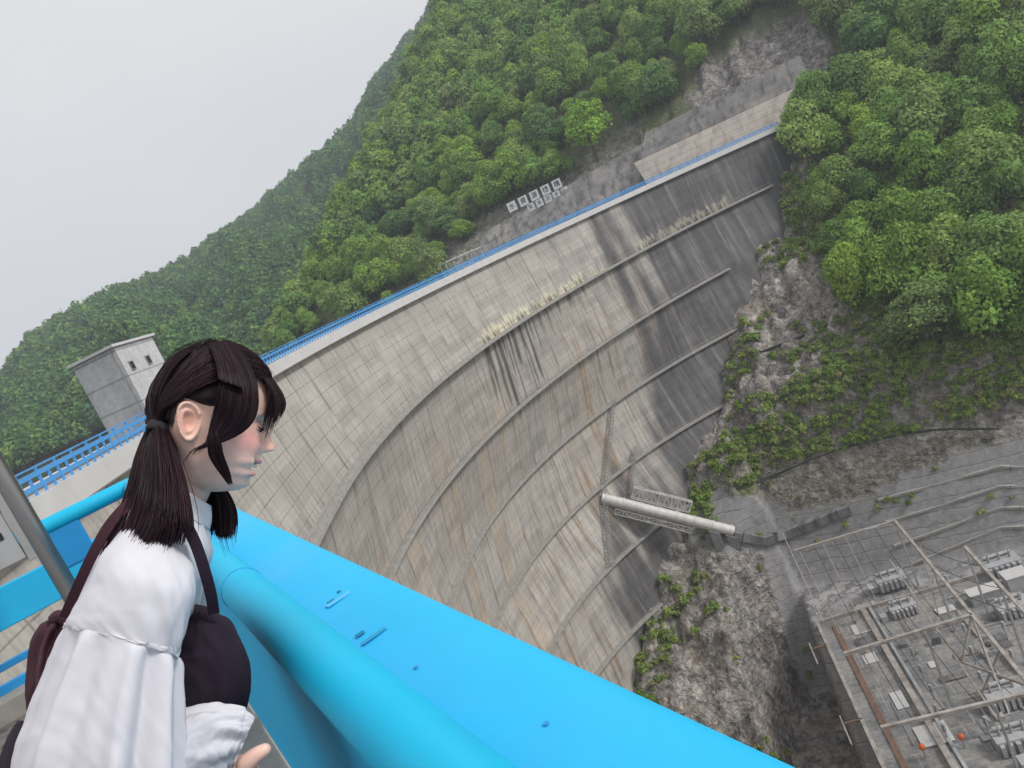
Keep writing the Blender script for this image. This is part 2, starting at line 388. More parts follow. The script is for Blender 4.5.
# ------------------------------------------------------------------ blue crest railings
def crest_railing(off, name, label, pick=True, hi=0):
    t0 = R(-50); L = 156*(TH_FE-t0)
    root = thing(name, label, 'railing', tuple(dam_pt(np.array([R(0)]), np.array([3.0]), off)[0]*[1, 1, 0]+[0, 0, -1.85]))
    inv = Matrix.Translation(-Vector(root.location))
    def ch(o): o.parent = root; o.matrix_parent_inverse = inv; return o
    tt = np.linspace(t0, TH_FE, 300)
    ch(sweep('top_rail', tt, [(off-.05, -.62), (off-.05, -.69), (off+.05, -.69), (off+.05, -.62)], M_BLUE, False, base_h=3.0))
    ch(sweep('upper_band', tt, [(off-.05, -.84), (off-.05, -1.05), (off+.03, -1.05), (off+.03, -.84)], M_BLUE, False, base_h=3.0))
    ch(sweep('lower_band', tt, [(off-.05, -1.34), (off-.05, -1.53), (off+.03, -1.53), (off+.03, -1.34)], M_BLUE, False, base_h=3.0))
    # pickets and posts
    a = t0; k = 0; K0 = 52; rest = MB()
    while a < TH_FE:
        p = dam_pt(np.array([a]), np.array([3.0]), off)[0]; q = dam_pt(np.array([a+.002]), np.array([3.0]), off)[0]
        mp = rest; tn = (q-p)/np.linalg.norm(q-p); nn = np.cross(tn, (0, 0, 1)); near = np.linalg.norm(p[:2])
        if k >= K0 and k < K0+99: mp = MB()
        mp.box(p*[1, 1, 0]+[0, 0, -1.22], tn*.09, nn*.11, (0, 0, 1.12)) if k % 2 == 0 else mp.box(p*[1, 1, 0]+[0, 0, -1.33], tn*.09, nn*.11, (0, 0, .90))
        if k >= K0 and k < K0+99: ch(mp.build('picket', M_BLUE))
        a += .95/Rad(a, 3.0); k += 1
    ch(rest.build('pickets', M_BLUE))['kind'] = 'stuff'
    return root
crest_railing(-.75, 'crest_railing', 'sky blue slatted railing along the downstream edge of the dam crest')
def back_rail():
    root = thing('guard_rail', 'thin dark steel guard rail along the reservoir side of the dam crest', 'guard rail', tuple(dam_pt(np.array([R(0)]), np.array([3.0]), 6.9)[0]*[1, 1, 0]+[0, 0, -1.85]))
    inv = Matrix.Translation(-Vector(root.location)); tt = np.linspace(R(-50), TH_FE, 200); pr = dam_pt(tt, tt*0+3, 6.9)*[1, 1, 0]
    for z in (-.62, -1.1):
        mb = MB(); mb.tube([p+[0, 0, z] for p in pr], .04, 5, cap=False); o = mb.build('rail', M_DARKST, root); o.matrix_parent_inverse = inv
    for p in pr[::2][:95]:
        mb = MB(); mb.bar(p+[0, 0, -1.86], p+[0, 0, -.6], .07); o = mb.build('post', M_DARKST, root); o.matrix_parent_inverse = inv
M_DARKST = mat('dark_steel', (.05, .05, .052), None, 3, .6, .3)
back_rail()
# ------------------------------------------------------------------ ladders on the face
def ladder(p0, p1, name='ladder'):
    mb = MB(); a = dam_hit(*p0); b = dam_hit(*p1); n = 22; prev = None
    for i in range(n+1):
        f = i/n; th = a[0]+(b[0]-a[0])*f; h = a[1]+(b[1]-a[1])*f
        q = [dam_pt(np.array([th+dt/90]), np.array([h]), -off)[0] for dt in (-.5, .5) for off in (.25, 1.2)]
        if prev is not None:
            for k in range(4): mb.bar(prev[k], q[k], .09)
            mb.bar(prev[1], q[3], .05)
        mb.bar(q[1], q[3], .08); mb.bar(q[0], q[1], .08); mb.bar(q[2], q[3], .08); prev = q
    dam_child(mb.build(name, M_GALV))
M_GALV = mat('galvanised_steel', (.46, .46, .45), (.30, .29, .28), 2.0, .55, .3)
ladder((611, 401), (602, 482)); ladder((600, 488), (607, 565)); ladder((633, 448), (628, 492))
# ------------------------------------------------------------------ right bank terrain
def px_at(V): return proj(V)
ROCKP = [(770, 215), (800, 235), (820, 262), (846, 300), (848, 330), (840, 352), (790, 400), (740, 440), (700, 500), (640, 560), (660, 400), (700, 300)]
ROCKP2 = [(640, 530), (800, 535), (815, 600), (850, 768), (640, 768)]
CLIFFP = [(684, 100), (700, 70), (740, 38), (790, 12), (812, 30), (840, 55), (832, 85), (800, 112), (700, 130)]
M_HILL = None
def hill_material():
    m = bpy.data.materials.new('rock_and_soil'); t = NT(m)
    k = t.n('ShaderNodeAttribute', attribute_name='cover'); sp = t.n('ShaderNodeSeparateColor'); t.l(k.outputs['Color'], sp.inputs[0])
    n1 = t.noise(.18, 8, rough=.7); n2 = t.noise(.9, 8, rough=.7)
    vo = t.n('ShaderNodeTexVoronoi', feature='DISTANCE_TO_EDGE', ins={'Scale': .35}); mp = t.n('ShaderNodeMapping'); mp.inputs['Rotation'].default_value = (.5, .4, .3); mp.inputs['Scale'].default_value = (1, .5, 1.6)
    tcn = t.n('ShaderNodeTexCoord'); 
    wv = t.n('ShaderNodeVectorMath', operation='ADD'); nz = t.n('ShaderNodeTexNoise', ins={'Scale': .4, 'Detail': 6}); t.l(tcn.outputs['Object'], nz.inputs['Vector'])
    sc = t.n('ShaderNodeVectorMath', operation='SCALE'); sc.inputs['Scale'].default_value = 4; t.l(nz.outputs['Color'], sc.inputs[0])
    t.l(tcn.outputs['Object'], wv.inputs[0]); t.l(sc.outputs[0], wv.inputs[1]); t.l(wv.outputs[0], mp.inputs[0]); t.l(mp.outputs[0], vo.inputs['Vector'])
    crack = t.ramp(vo.outputs['Distance'], [(0, 1), (.05, 0)])
    rock = t.ramp(n2, [(.28, (.13, .12, .11)), (.5, (.37, .34, .315)), (.72, (.58, .54, .50))])
    n3 = t.noise(.35, 9, stretch=(1, 1, .35), rough=.75); rock = t.mix(1.0, rock, t.ramp(n3, [(.38, .35), (.5, 1.0), (.65, 1.4)]), 'MULTIPLY')
    rock = t.mix(t.ramp(n1, [(.5, 0), (.68, .5)]), rock, (.36, .28, .20))
    rock = t.mix(t.math('MULTIPLY', crack, .0), rock, (.06, .055, .05))
    soil = t.ramp(n2, [(.3, (.08, .11, .04)), (.5, (.17, .20, .075)), (.7, (.31, .27, .18))])
    conc = t.ramp(n2, [(.3, (.27, .265, .265)), (.7, (.43, .42, .415))])
    sz = t.n('ShaderNodeSeparateXYZ'); t.l(tcn.outputs['Object'], sz.inputs[0])
    st = t.math('FRACT', t.math('DIVIDE', t.math('ADD', sz.outputs[2], t.math('MULTIPLY', n1, 2.0)), 2.3)); conc = t.mix(t.ramp(st, [(0, .75), (.10, .0), (.86, 0), (.95, .0)]), conc, (.06, .06, .06)); conc = t.mix(t.ramp(st, [(.10, 0), (.86, 0), (.93, .6)]), conc, (.42, .41, .40))
    conc = t.mix(t.ramp(t.noise(.4, 8, stretch=(1, 1, .3)), [(.48, 0), (.72, .5)]), conc, (.13, .13, .13))
    vr = t.n('ShaderNodeTexVoronoi', feature='F1', distance='CHEBYCHEV', ins={'Scale': .8}); t.l(mp.outputs[0], vr.inputs['Vector']); rv = t.n('ShaderNodeSeparateColor'); t.l(vr.outputs['Color'], rv.inputs[0])
    rock = t.mix(1.0, rock, t.ramp(rv.outputs[0], [(0, .68), (1, 1.25)]), 'MULTIPLY')
    c = t.mix(sp.outputs[0], soil, rock); c = t.mix(sp.outputs[1], c, conc)
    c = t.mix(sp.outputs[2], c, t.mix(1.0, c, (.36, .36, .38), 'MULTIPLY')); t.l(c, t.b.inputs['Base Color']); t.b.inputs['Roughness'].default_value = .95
    vb = t.n('ShaderNodeTexVoronoi', feature='F1', distance='CHEBYCHEV', ins={'Scale': .55}); t.l(mp.outputs[0], vb.inputs['Vector']); vc = t.n('ShaderNodeTexVoronoi', feature='F1', distance='CHEBYCHEV', ins={'Scale': 1.6}); t.l(mp.outputs[0], vc.inputs['Vector'])
    t.bump(t.math('ADD', t.math('ADD', n2, n3), t.math('ADD', t.math('MULTIPLY', vb.outputs['Distance'], 1.6), t.math('MULTIPLY', vc.outputs['Distance'], .6))), .75, 1.0)
    bn = [n for n in t.t.nodes if n.type == 'BUMP'][-1]; t.l(t.math('SUBTRACT', .8, t.math('MULTIPLY', sp.outputs[1], .68)), bn.inputs['Strength'])
    return m
def make_hill():
    dv = np.concatenate([np.arange(-340, -90, 3.0), np.arange(-90, 130, .75), np.arange(130, 290, 4.0)])
    sv = np.concatenate([np.arange(60, 120, 3.0), np.arange(120, 262, .75), np.arange(262, 700, 3.5)])
    D, S = np.meshgrid(dv, sv, indexing='ij'); Z = hill(D, S); X, Y = to_xy(D, S)
    V = np.stack([X.ravel(), Y.ravel(), Z.ravel()], -1); me = mesh_np('hillside', V, grid_q(len(dv), len(sv)), True)
    px, py = proj(V); vis = (S.ravel() < 262)
    px = px+(fbm(V[:, 0]/6, V[:, 1]/6, 3, 3)-.5)*40; py = py+(fbm(V[:, 0]/6, V[:, 2]/6, 4, 3)-.5)*40
    rk = (in_poly(px, py, ROCKP) | in_poly(px, py, ROCKP2)).astype(float)*vis
    rk = np.maximum(rk, in_poly(px, py, CLIFFP)*1.0)
    rk = np.maximum(rk, (fbm(D/12, S/12, 9, 4).ravel() > .66)*(S.ravel() < 215)*(S.ravel() > 160))
    dz = np.gradient(Z, sv, axis=1).ravel(); rk = np.maximum(rk, (dz > 1.35)*.8)
    cm = conc_mask(D, S, hill(D, S, False)).ravel(); dd = D.ravel(); ss = S.ravel(); zz = Z.ravel()
    edge = -31+(145-ss)*.20; yard = ((dd > edge) & (ss < 168)); pitm = (dd <= edge) & (hill(D, S, False).ravel() < .83*(ss-257)-1.5) & (dd > -70) & (ss < 175)
    under = in_poly(px, py, [(430, 262), (505, 195), (640, 128), (660, 150), (480, 300)])*.7; rk = np.maximum(rk, under)
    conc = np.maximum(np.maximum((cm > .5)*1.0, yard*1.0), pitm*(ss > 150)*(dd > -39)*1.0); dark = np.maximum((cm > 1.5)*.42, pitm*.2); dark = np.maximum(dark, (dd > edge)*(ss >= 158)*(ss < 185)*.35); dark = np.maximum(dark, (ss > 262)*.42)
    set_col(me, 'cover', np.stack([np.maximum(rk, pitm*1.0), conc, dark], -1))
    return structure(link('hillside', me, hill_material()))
make_hill()
# low ground, river bed, reservoir
def sheet(name, pts, m):
    me = bpy.data.meshes.new(name); me.from_pydata([tuple(map(float, p)) for p in pts], [], [tuple(range(len(pts)))]); return structure(link(name, me, m))
M_GROUND = mat('river_bed', (.20, .19, .18), (.12, .115, .11), .2, .95, bump=.5)
sheet('valley_floor', [(-900, -900, -117.5), (900, -900, -117.5), (900, 320, -117.5), (-900, 320, -117.5)], M_GROUND)
mw = bpy.data.materials.new('reservoir_water'); tw_ = NT(mw); tw_.b.inputs['Base Color'].default_value = (.03, .07, .06, 1); tw_.b.inputs['Roughness'].default_value = .12
# reservoir: follows the upstream face
nb = 60; tb = np.linspace(R(-55), R(93), nb); inn = dam_pt(tb, tb*0+2.9, 7.3)*[1, 1, 0]+[0, 0, -9]; outp = dam_pt(tb, tb*0+2.9, 900)*[1, 1, 0]+[0, 0, -9]
structure(link('reservoir_water', mesh_np('reservoir_water', np.concatenate([inn, outp]), np.array([[i, nb+i, nb+i+1, i+1] for i in range(nb-1)])), mw))
# left bank behind the camera, so the dam has two ends
# ------------------------------------------------------------------ concrete and rock above the crest, built as slabs on the bank
def conc_wall_mat(name, c1, c2, stain=(.10, .098, .095)):
    m = bpy.data.materials.new(name); t = NT(m)
    tcn = t.n('ShaderNodeTexCoord').outputs['Object']
    f = t.noise(.12, 6); g = t.noise(.5, 8, stretch=(1, 1, .12)); h = t.noise(2.2, 6)
    c = t.mix(t.ramp(f, [(.35, 0), (.65, 1)]), c1, c2); c = t.mix(t.ramp(g, [(.46, 0), (.62, .85)]), c, stain)
    c = t.mix(1.0, c, t.ramp(h, [(.3, .8), (.7, 1.1)]), 'MULTIPLY')
    sx = t.n('ShaderNodeSeparateXYZ'); t.l(tcn, sx.inputs[0])
    fr = t.math('FRACT', t.math('DIVIDE', sx.outputs[2], 2.0)); ln = t.math('LESS_THAN', fr, .07)
    c = t.mix(t.math('MULTIPLY', ln, .4), c, (.07, .07, .068))
    t.l(c, t.b.inputs['Base Color']); t.b.inputs['Roughness'].default_value = .92; t.bump(g, .4, .2); return m
M_CW1 = conc_wall_mat('weathered_retaining_concrete', (.36, .335, .31), (.20, .195, .19))
M_CW2 = conc_wall_mat('beige_retaining_concrete', (.66, .58, .50), (.58, .52, .46), (.44, .38, .33))
M_CW3 = conc_wall_mat('dark_retaining_concrete', (.26, .26, .265), (.15, .15, .155), (.08, .08, .082))
M_ROCK = mat('cliff_rock', (.33, .30, .295), (.15, .14, .14), .5, .95, bump=.8, bdist=.5, detail=10)
def slab(name, label, cat, quads, m, thick=2.0, rough=0, seg=50, group=None):
    """panel through 4 world corners (top-left, top-right, bottom-right, bottom-left), given real thickness behind"""
    a, b, c, d = [np.array(q, float) for q in quads]
    n = np.cross(b-a, d-a); n /= np.linalg.norm(n)
    if n@(-a) < 0: n = -n
    u = np.linspace(0, 1, seg*2)[:, None, None]; v = np.linspace(0, 1, seg)[None, :, None]
    G = (a*(1-u)+b*u)*(1-v)+(d*(1-u)+c*u)*v; V = G.reshape(-1, 3)
    if rough:
        V = V+n*(((fbm(V[:, 0]/7+V[:, 1]/9, V[:, 2]/6, 61, 5)-.5)*2-abs(fbm(V[:, 0]/3+V[:, 1]/5, V[:, 2]/5, 62, 5)-.5)*2)*rough)[:, None]
    W_ = np.concatenate([V, V-n*thick]); N = len(V); q = grid_q(seg*2, seg)
    nu, nv = seg*2, seg
    ring = [i*nv for i in range(nu)]+[(nu-1)*nv+j for j in range(1, nv)]+[i*nv+nv-1 for i in range(nu-2, -1, -1)]+[j for j in range(nv-2, 0, -1)]
    side = np.array([[ring[i], ring[(i+1) % len(ring)], ring[(i+1) % len(ring)]+N, ring[i]+N] for i in range(len(ring))])
    me = mesh_np(name, W_, np.concatenate([q, q[:, ::-1]+N, side])); bm = bmesh.new(); bm.from_mesh(me); bmesh.ops.recalc_face_normals(bm, faces=bm.faces); bm.to_mesh(me); bm.free()
    return tag(link(name, me, m), label, cat, group)
def pt(x, y, dist): d = ray(x, y); return d/np.linalg.norm(d)*dist
slab('retaining_wall', 'long weathered grey concrete wall above the far half of the dam crest, below the white letter boards', 'retaining wall',
     [pt(490, 229, 276), pt(662, 132, 264), pt(668, 172, 258), pt(465, 268, 272)], M_CW1, 3)
slab('retaining_wall', 'smooth beige concrete retaining wall behind the far end of the blue crest railing', 'retaining wall',
     [pt(634, 163, 256), pt(801, 85, 250), pt(803, 114, 247), pt(652, 192, 251)], M_CW2, 3)
slab('retaining_wall', 'dark grey concrete wall between the beige wall and the bare cliff', 'retaining wall',
     [pt(645, 133, 262), pt(800, 55, 256), pt(814, 90, 251), pt(640, 168, 257)], M_CW1, 3)
# ------------------------------------------------------------------ letter boards on the bank
M_BOARD = mat('white_board', (.90, .90, .89), (.84, .84, .83), 3, .6)
M_INK = mat('black_lettering', (.02, .02, .022), None, 3, .6)
def letter_board(ch, x, y, size, row, i):
    lab = ('larger' if row == 'upper' else 'smaller')+f' white board with black character {ch}, '+['leftmost', 'second from left', 'middle one', 'second from right', 'rightmost'][i]+f' in the {row} row'
    c = pt(x, y, 268); rt = pt(x+10, y-6.2, 267.2)-c; rt[2] *= .3; rt /= np.linalg.norm(rt)
    up = np.array([0, 0, 1.0]); n = np.cross(rt, up); n /= np.linalg.norm(n)
    if n@c > 0: n = -n
    root = thing('letter_board', lab, 'sign', tuple(c), group='letter boards naming the dam')
    M = Matrix(((rt[0], up[0]*0, n[0]), (rt[1], 0, n[1]), (rt[2], 1, n[2]))).to_4x4()
    mb = MB(); mb.box((0, 0, 0), rt*size, up*size, n*.15); b = mb.build('board', M_BOARD, root)
    mb = MB()
    for sx in (-.32, .32):
        mb = MB(); mb.box(rt*sx*size-up*size*.75-n*.3, rt*.14, up*size*.6, n*.14); mb.build('board_post', M_GALV, root)
    cu = bpy.data.curves.new('lettering', 'FONT'); cu.body = ch; cu.size = size*.70; cu.align_x = 'CENTER'; cu.align_y = 'CENTER'; cu.extrude = .02; cu.offset = .004*size
    tmp = bpy.data.objects.new('tmp_text', cu); COL.objects.link(tmp); bpy.context.view_layer.update(); me = bpy.data.meshes.new_from_object(tmp.evaluated_get(bpy.context.evaluated_depsgraph_get())); me.name = 'lettering'; bpy.data.objects.remove(tmp)
    me.materials.clear(); to = link('lettering', me, M_INK)
    to.parent = root; to.matrix_local = Matrix.Translation(Vector(n*.11)) @ M
for i, ch in enumerate('水資源機構'): letter_board(ch, 512+i*11.2, 206.5-i*5.6, 3.1, 'upper', i)
for i, ch in enumerate('矢木沢ダム'): letter_board(ch, 531+i*8.5, 207-i*4.1, 2.4, 'lower', i)
# ------------------------------------------------------------------ foliage
def leaf_mat(name, cols, trans=.3, attr='shade'):
    m = bpy.data.materials.new(name); t = NT(m)
    oi = t.n('ShaderNodeObjectInfo'); a = t.n('ShaderNodeAttribute', attribute_name=attr)
    rnd = t.math('FRACT', t.math('ADD', oi.outputs['Random'], t.n('ShaderNodeAttribute', attribute_name='tree').outputs['Fac']))
    c = t.ramp(rnd, [(i/(len(cols)-1), q) for i, q in enumerate(cols)])
    c = t.mix(1.0, c, t.ramp(a.outputs['Fac'], [(0, .62), (1, 1.38)]), 'MULTIPLY')
    t.l(c, t.b.inputs['Base Color']); t.b.inputs['Roughness'].default_value = .7; t.b.inputs['Specular IOR Level'].default_value = .2
    tr = t.n('ShaderNodeBsdfTranslucent'); t.l(c, tr.inputs['Color']); ms = t.n('ShaderNodeMixShader', ins={0: trans})
    o = t.t.nodes['Material Output']; t.l(t.b.outputs[0], ms.inputs[1]); t.l(tr.outputs[0], ms.inputs[2]); t.l(ms.outputs[0], o.inputs['Surface'])
    return m
LEAF = [(.20, .35, .06), (.31, .47, .075), (.14, .27, .065), (.34, .46, .12), (.22, .40, .08), (.27, .35, .12), (.12, .25, .075), (.35, .51, .075)]
M_LEAF = leaf_mat('broadleaf_foliage', LEAF)
M_LEAFB = leaf_mat('bright_spring_foliage', [(.29, .48, .06), (.31, .50, .065)])
M_LEAFD = leaf_mat('distant_foliage', [(.09, .20, .07), (.14, .27, .065), (.065, .15, .075), (.19, .32, .07), (.07, .16, .08)])
M_CONIF = leaf_mat('conifer_foliage', [(.025, .055, .03), (.03, .06, .025)])
M_SHRUB = leaf_mat('shrub_foliage', [(.22, .34, .07), (.30, .40, .09), (.15, .25, .055), (.34, .35, .15), (.20, .33, .07)])
M_BARK = mat('bark', (.13, .11, .09), (.07, .06, .05), 6, .9, bump=.5)
def cards(P, N, size, rng, aspect=.7):
    """one quad per point, roughly facing N"""
    n = len(P); r = rng.normal(size=(n, 3)); A = np.cross(N, r); A /= np.linalg.norm(A, axis=1)[:, None]+1e-9; B = np.cross(N, A)
    s = np.asarray(size)[:, None]*np.ones((n, 1)); A = A*s; B = B*s*aspect
    V = np.stack([P-A-B*.6, P+A*.2-B, P+A*1.1+B*.5, P-A*.3+B], 1).reshape(-1, 3)
    return V, np.arange(4*n).reshape(n, 4)
def crown(seed, n, lobes=11, h=1.25, csize=.075, flat=.8):
    """unit crown: about radius 1, bottom at 0"""
    rng = np.random.default_rng(seed); L = []
    for k in range(lobes):
        f = k/lobes; a = k*2.4+rng.uniform(-.4, .4); rr = rng.uniform(.30, .74)*(1-.45*f**2); zz = .26+f*h*.72+rng.uniform(-.08, .1)
        L.append((math.cos(a)*rr, math.sin(a)*rr, zz, rng.uniform(.24, .5)*(1.1-.3*f)))
    L.append((0, 0, h*.95, .42)); L.append((0, 0, h*.5, .62)); L = np.array(L)
    w = L[:, 3]**2; idx = rng.choice(len(L), n, p=w/w.sum()); d = rng.normal(size=(n, 3)); d /= np.linalg.norm(d, axis=1)[:, None]
    d[:, 2] = np.where((d[:, 2] < -.25) & (rng.random(n) < .7), -d[:, 2], d[:, 2])
    spray = 1+.35*rng.random(n)**6
    rad = spray*L[idx, 3]*(1-.28*rng.random(n)**2)*(1+.16*(vnoise(d[:, 0]*3+idx*5, d[:, 1]*3+d[:, 2]*4, 5)-.5)*2)
    P = L[idx, :3]+d*rad[:, None]*[1, 1, flat]
    N = d+rng.normal(size=(n, 3))*.45; N[:, 2] += .35; N /= np.linalg.norm(N, axis=1)[:, None]
    V, Q = cards(P, N, csize*rng.uniform(.6, 1.3, n), rng)
    sh = np.repeat(rng.random(n)*.5+.5*rng.random(len(L))[idx], 4)
    return V, Q, sh
def conifer(seed, n):
    rng = np.random.default_rng(seed); t = rng.random(n)**.7; a = rng.uniform(0, 6.28, n); tier = np.floor(t*9)/9; rr = (1.02-t)*.75*(1-.35*((t*9) % 1))*rng.uniform(.5, 1, n)**.5
    P = np.stack([np.cos(a)*rr, np.sin(a)*rr, t*3.0], -1); N = np.stack([np.cos(a)*.6, np.sin(a)*.6, .8+0*a], -1); N += rng.normal(size=(n, 3))*.3; N /= np.linalg.norm(N, axis=1)[:, None]
    V, Q = cards(P, N, .09*rng.uniform(.6, 1.3, n), rng, .5); return V, Q, np.repeat(rng.random(n), 4)
def trunk_mesh(seed):
    rng = np.random.default_rng(seed); mb = MB()
    top = np.array([rng.uniform(-.1, .1), rng.uniform(-.1, .1), .85]); mb.tube([(0, 0, -.75), (.02, .01, -.2), top*[.5, .5, .35], top], [.075, .06, .05, .02], 7)
    for k in range(6):
        a = rng.uniform(0, 6.28); z0 = rng.uniform(.0, .5); s = np.array([0, 0, z0]); e = np.array([math.cos(a)*.55, math.sin(a)*.55, z0+rng.uniform(.3, .55)])
        mb.tube([s, (s+e)/2+[0, 0, -.04], e], [.035, .022, .008], 5)
    me = bpy.data.meshes.new('trunk'); me.from_pydata(mb.v, [], mb.f); me.polygons.foreach_set('use_smooth', mb.sm); me.update(); me.materials.append(M_BARK); return me
CR = []
for k in range(7):
    V, Q, sh = crown(100+k, 5200, 11+k % 4, 1.1+.12*(k % 3), .048); me = mesh_np('crown', V, Q); set_f(me, 'shade', sh); me.materials.append(M_LEAF); CR.append((me, V, Q, sh))
LOW = []
for k in range(5): LOW.append(crown(200+k, 330, 7, 1.2, .17))
CLOW = [conifer(300+k, 260) for k in range(3)]
TR = [trunk_mesh(k) for k in range(4)]
# non-forest areas of the bank as they fall on the ground (outlines measured from the photograph)
BARE = [[(440, 275), (500, 222), (560, 192), (620, 160), (645, 138), (680, 108), (684, 82), (740, 32), (792, 8), (838, 40), (842, 70), (806, 122), (780, 150), (480, 290)],
        [(770, 100), (800, 120), (796, 200), (806, 236), (835, 290), (852, 322), (905, 338), (950, 356), (1024, 392), (1100, 440), (1100, 900), (500, 900), (560, 400)],
        [(575, 86), (640, 18), (652, 24), (590, 90)]]
def forest_points():
    pts = []
    for s in np.arange(175, 690, 7.2):
        for d in np.arange(-335, 200, 7.2):
            dd = d+RNG.uniform(-2.6, 2.6); ss = s+RNG.uniform(-2.6, 2.6); z = float(hill(dd, ss))
            if z < -8.5 and dd < -12: continue
            if z < PAD_Z+30 and dd < 60: continue
            x, y = to_xy(dd, ss); P = np.array([x, y, z]); top = P+[0, 0, 7]
            if np.dot(P, Fv) < 50: continue
            px, py = proj(top); gx, gy = proj(P)
            if not (-60 < px < 1090 and -120 < py < 700): continue
            if any(in_poly(gx, gy, q) or in_poly(px, py, q) and qi == 0 for qi, q in enumerate(BARE)): continue
            pts.append((np.linalg.norm(P), P, px, py))
    pts.sort(key=lambda q: q[0]); return pts
FP = forest_points(); print('forest trees', len(FP))
def tree_at(P, r, kind, label, group, seed, hs=1.0, mat_=None):
    rt = thing('broadleaf_tree', label, 'tree', tuple(P), (0, 0, seed*1.7), group)
    c = CR[seed % len(CR)][0]
    if mat_: c = c.copy(); c.materials[0] = mat_
    o = link('crown', c); o.parent = rt; o.scale = (r, r, r*hs); o.location = (0, 0, r*.35)
    t = link('trunk', TR[seed % 4]); t.parent = rt; t.scale = (r, r, r*hs); t.location = (0, 0, r*.35)
    return rt
BT = hill_hit(594, 150)
right = [q for q in FP if q[2] > 770]; left = [q for q in FP if q[2] <= 770 and np.linalg.norm(q[1][:2]-BT[:2]*.985) > 13]
vis_l = [q for q in left if q[3] < 400]
ind = right[:150]+vis_l[:148]; ids = {id(q) for q in ind}
GL = {'r': ('dense green broadleaf tree in the forest on the slope right of the dam', 'trees on the slope right of the dam'),
      'l': ('leafy green broadleaf tree in the forest above the dam crest', 'trees above the dam crest')}
def zone_label(px, py, big):
    if big:
        v = ['in the top rank', 'high up the slope', 'half way down the slope', 'low on the slope'][int(np.clip((py+20)/95, 0, 3))]
        h = ['beside the dam end', 'just right of the dam end', 'mid right wood', 'near the right edge', 'at the right edge'][int(np.clip((px-770)/60, 0, 4))]
        return f'broadleaf tree {v} {h}'
    v = ['near the top of the picture', 'high on the hill', 'half way up the hill', 'close to the dam crest'][int(np.clip((py+20)/95, 0, 3))]
    h = ['on the far left shoulder', 'left of the shelter', 'left of the letter boards', 'behind the letter boards', 'around the bright round tree', 'beside the bare cliff'][int(np.clip((px-260)/80, 0, 5))]
    return f'leafy green tree {v}, {h}'
for k, (dist, P, px, py) in enumerate(ind):
    big = px > 770; g = (zone_label(px, py, big), GL['r' if big else 'l'][1])
    r = (RNG.uniform(4.6, 9.4) if big else RNG.uniform(3.6, 7.9))
    tree_at(P, r, 0, g[0], g[1], k, RNG.uniform(.8, 1.4))
tree_at(BT*.985, 9.6, 0, 'bright yellow-green round tree standing just above the retaining wall over the dam', None, 3, 1.05, M_LEAFB)
def forest_mass(name, label, pts, lib, m, rmin, rmax, cat='forest', conif=0.0, clib=None):
    Vs, Qs, Ss, Ts = [], [], [], []; b = 0
    for k, P in enumerate(pts):
        r = RNG.uniform(rmin, rmax); isn = RNG.random() < (conif(P) if callable(conif) else conif)
        V, Q, sh = (clib if isn else lib)[RNG.integers(0, 3)]; a = RNG.uniform(0, 6.28); c, s = math.cos(a), math.sin(a)
        if isn: r *= .52
        Vr = V@np.array([[c, s, 0], [-s, c, 0], [0, 0, 1]])*[r, r, r*RNG.uniform(.9, 1.25)]+P+[0, 0, r*.2]
        Vs.append(Vr); Qs.append(Q+b); b += len(V); Ss.append(sh*(.35 if isn else 1)); Ts.append(np.full(len(V), RNG.random()))
    me = mesh_np(name, np.concatenate(Vs), np.concatenate(Qs)); set_f(me, 'shade', np.concatenate(Ss)); set_f(me, 'tree', np.concatenate(Ts))
    return tag(link(name, me, m), label, cat, kind='stuff')
rest = [q[1] for q in FP if id(q) not in ids and not (q[2] <= 770 and np.linalg.norm(q[1][:2]-BT[:2]*.985) < 13)]
forest_mass('hillside_forest', 'forest covering the upper slope beyond the nearer trees', rest, [(V, Q, s) for V, Q, s in [crown(400+k, 1500, 10, 1.2, .085) for k in range(3)]], M_LEAF, 4.4, 7.4)
# conifers standing dark on the shoulder of the near hill
for k, (x, y, r) in enumerate([(372, 128, 5), (380, 112, 5.5), (366, 150, 4.2), (388, 96, 5)]):
    P = hill_hit(x+6, y+12)
    if P is None: continue
    rt = thing('conifer_tree', 'dark narrow conifer on the edge of the near hill against the far mountain', 'tree', tuple(P), group='dark conifers on the hill edge')
    V, Q, sh = conifer(50+k, 1500); me = mesh_np('crown', V*r, Q); set_f(me, 'shade', sh); link('crown', me, M_CONIF, rt)
    t = link('trunk', TR[k % 4]); t.parent = rt; t.scale = (r, r, r)
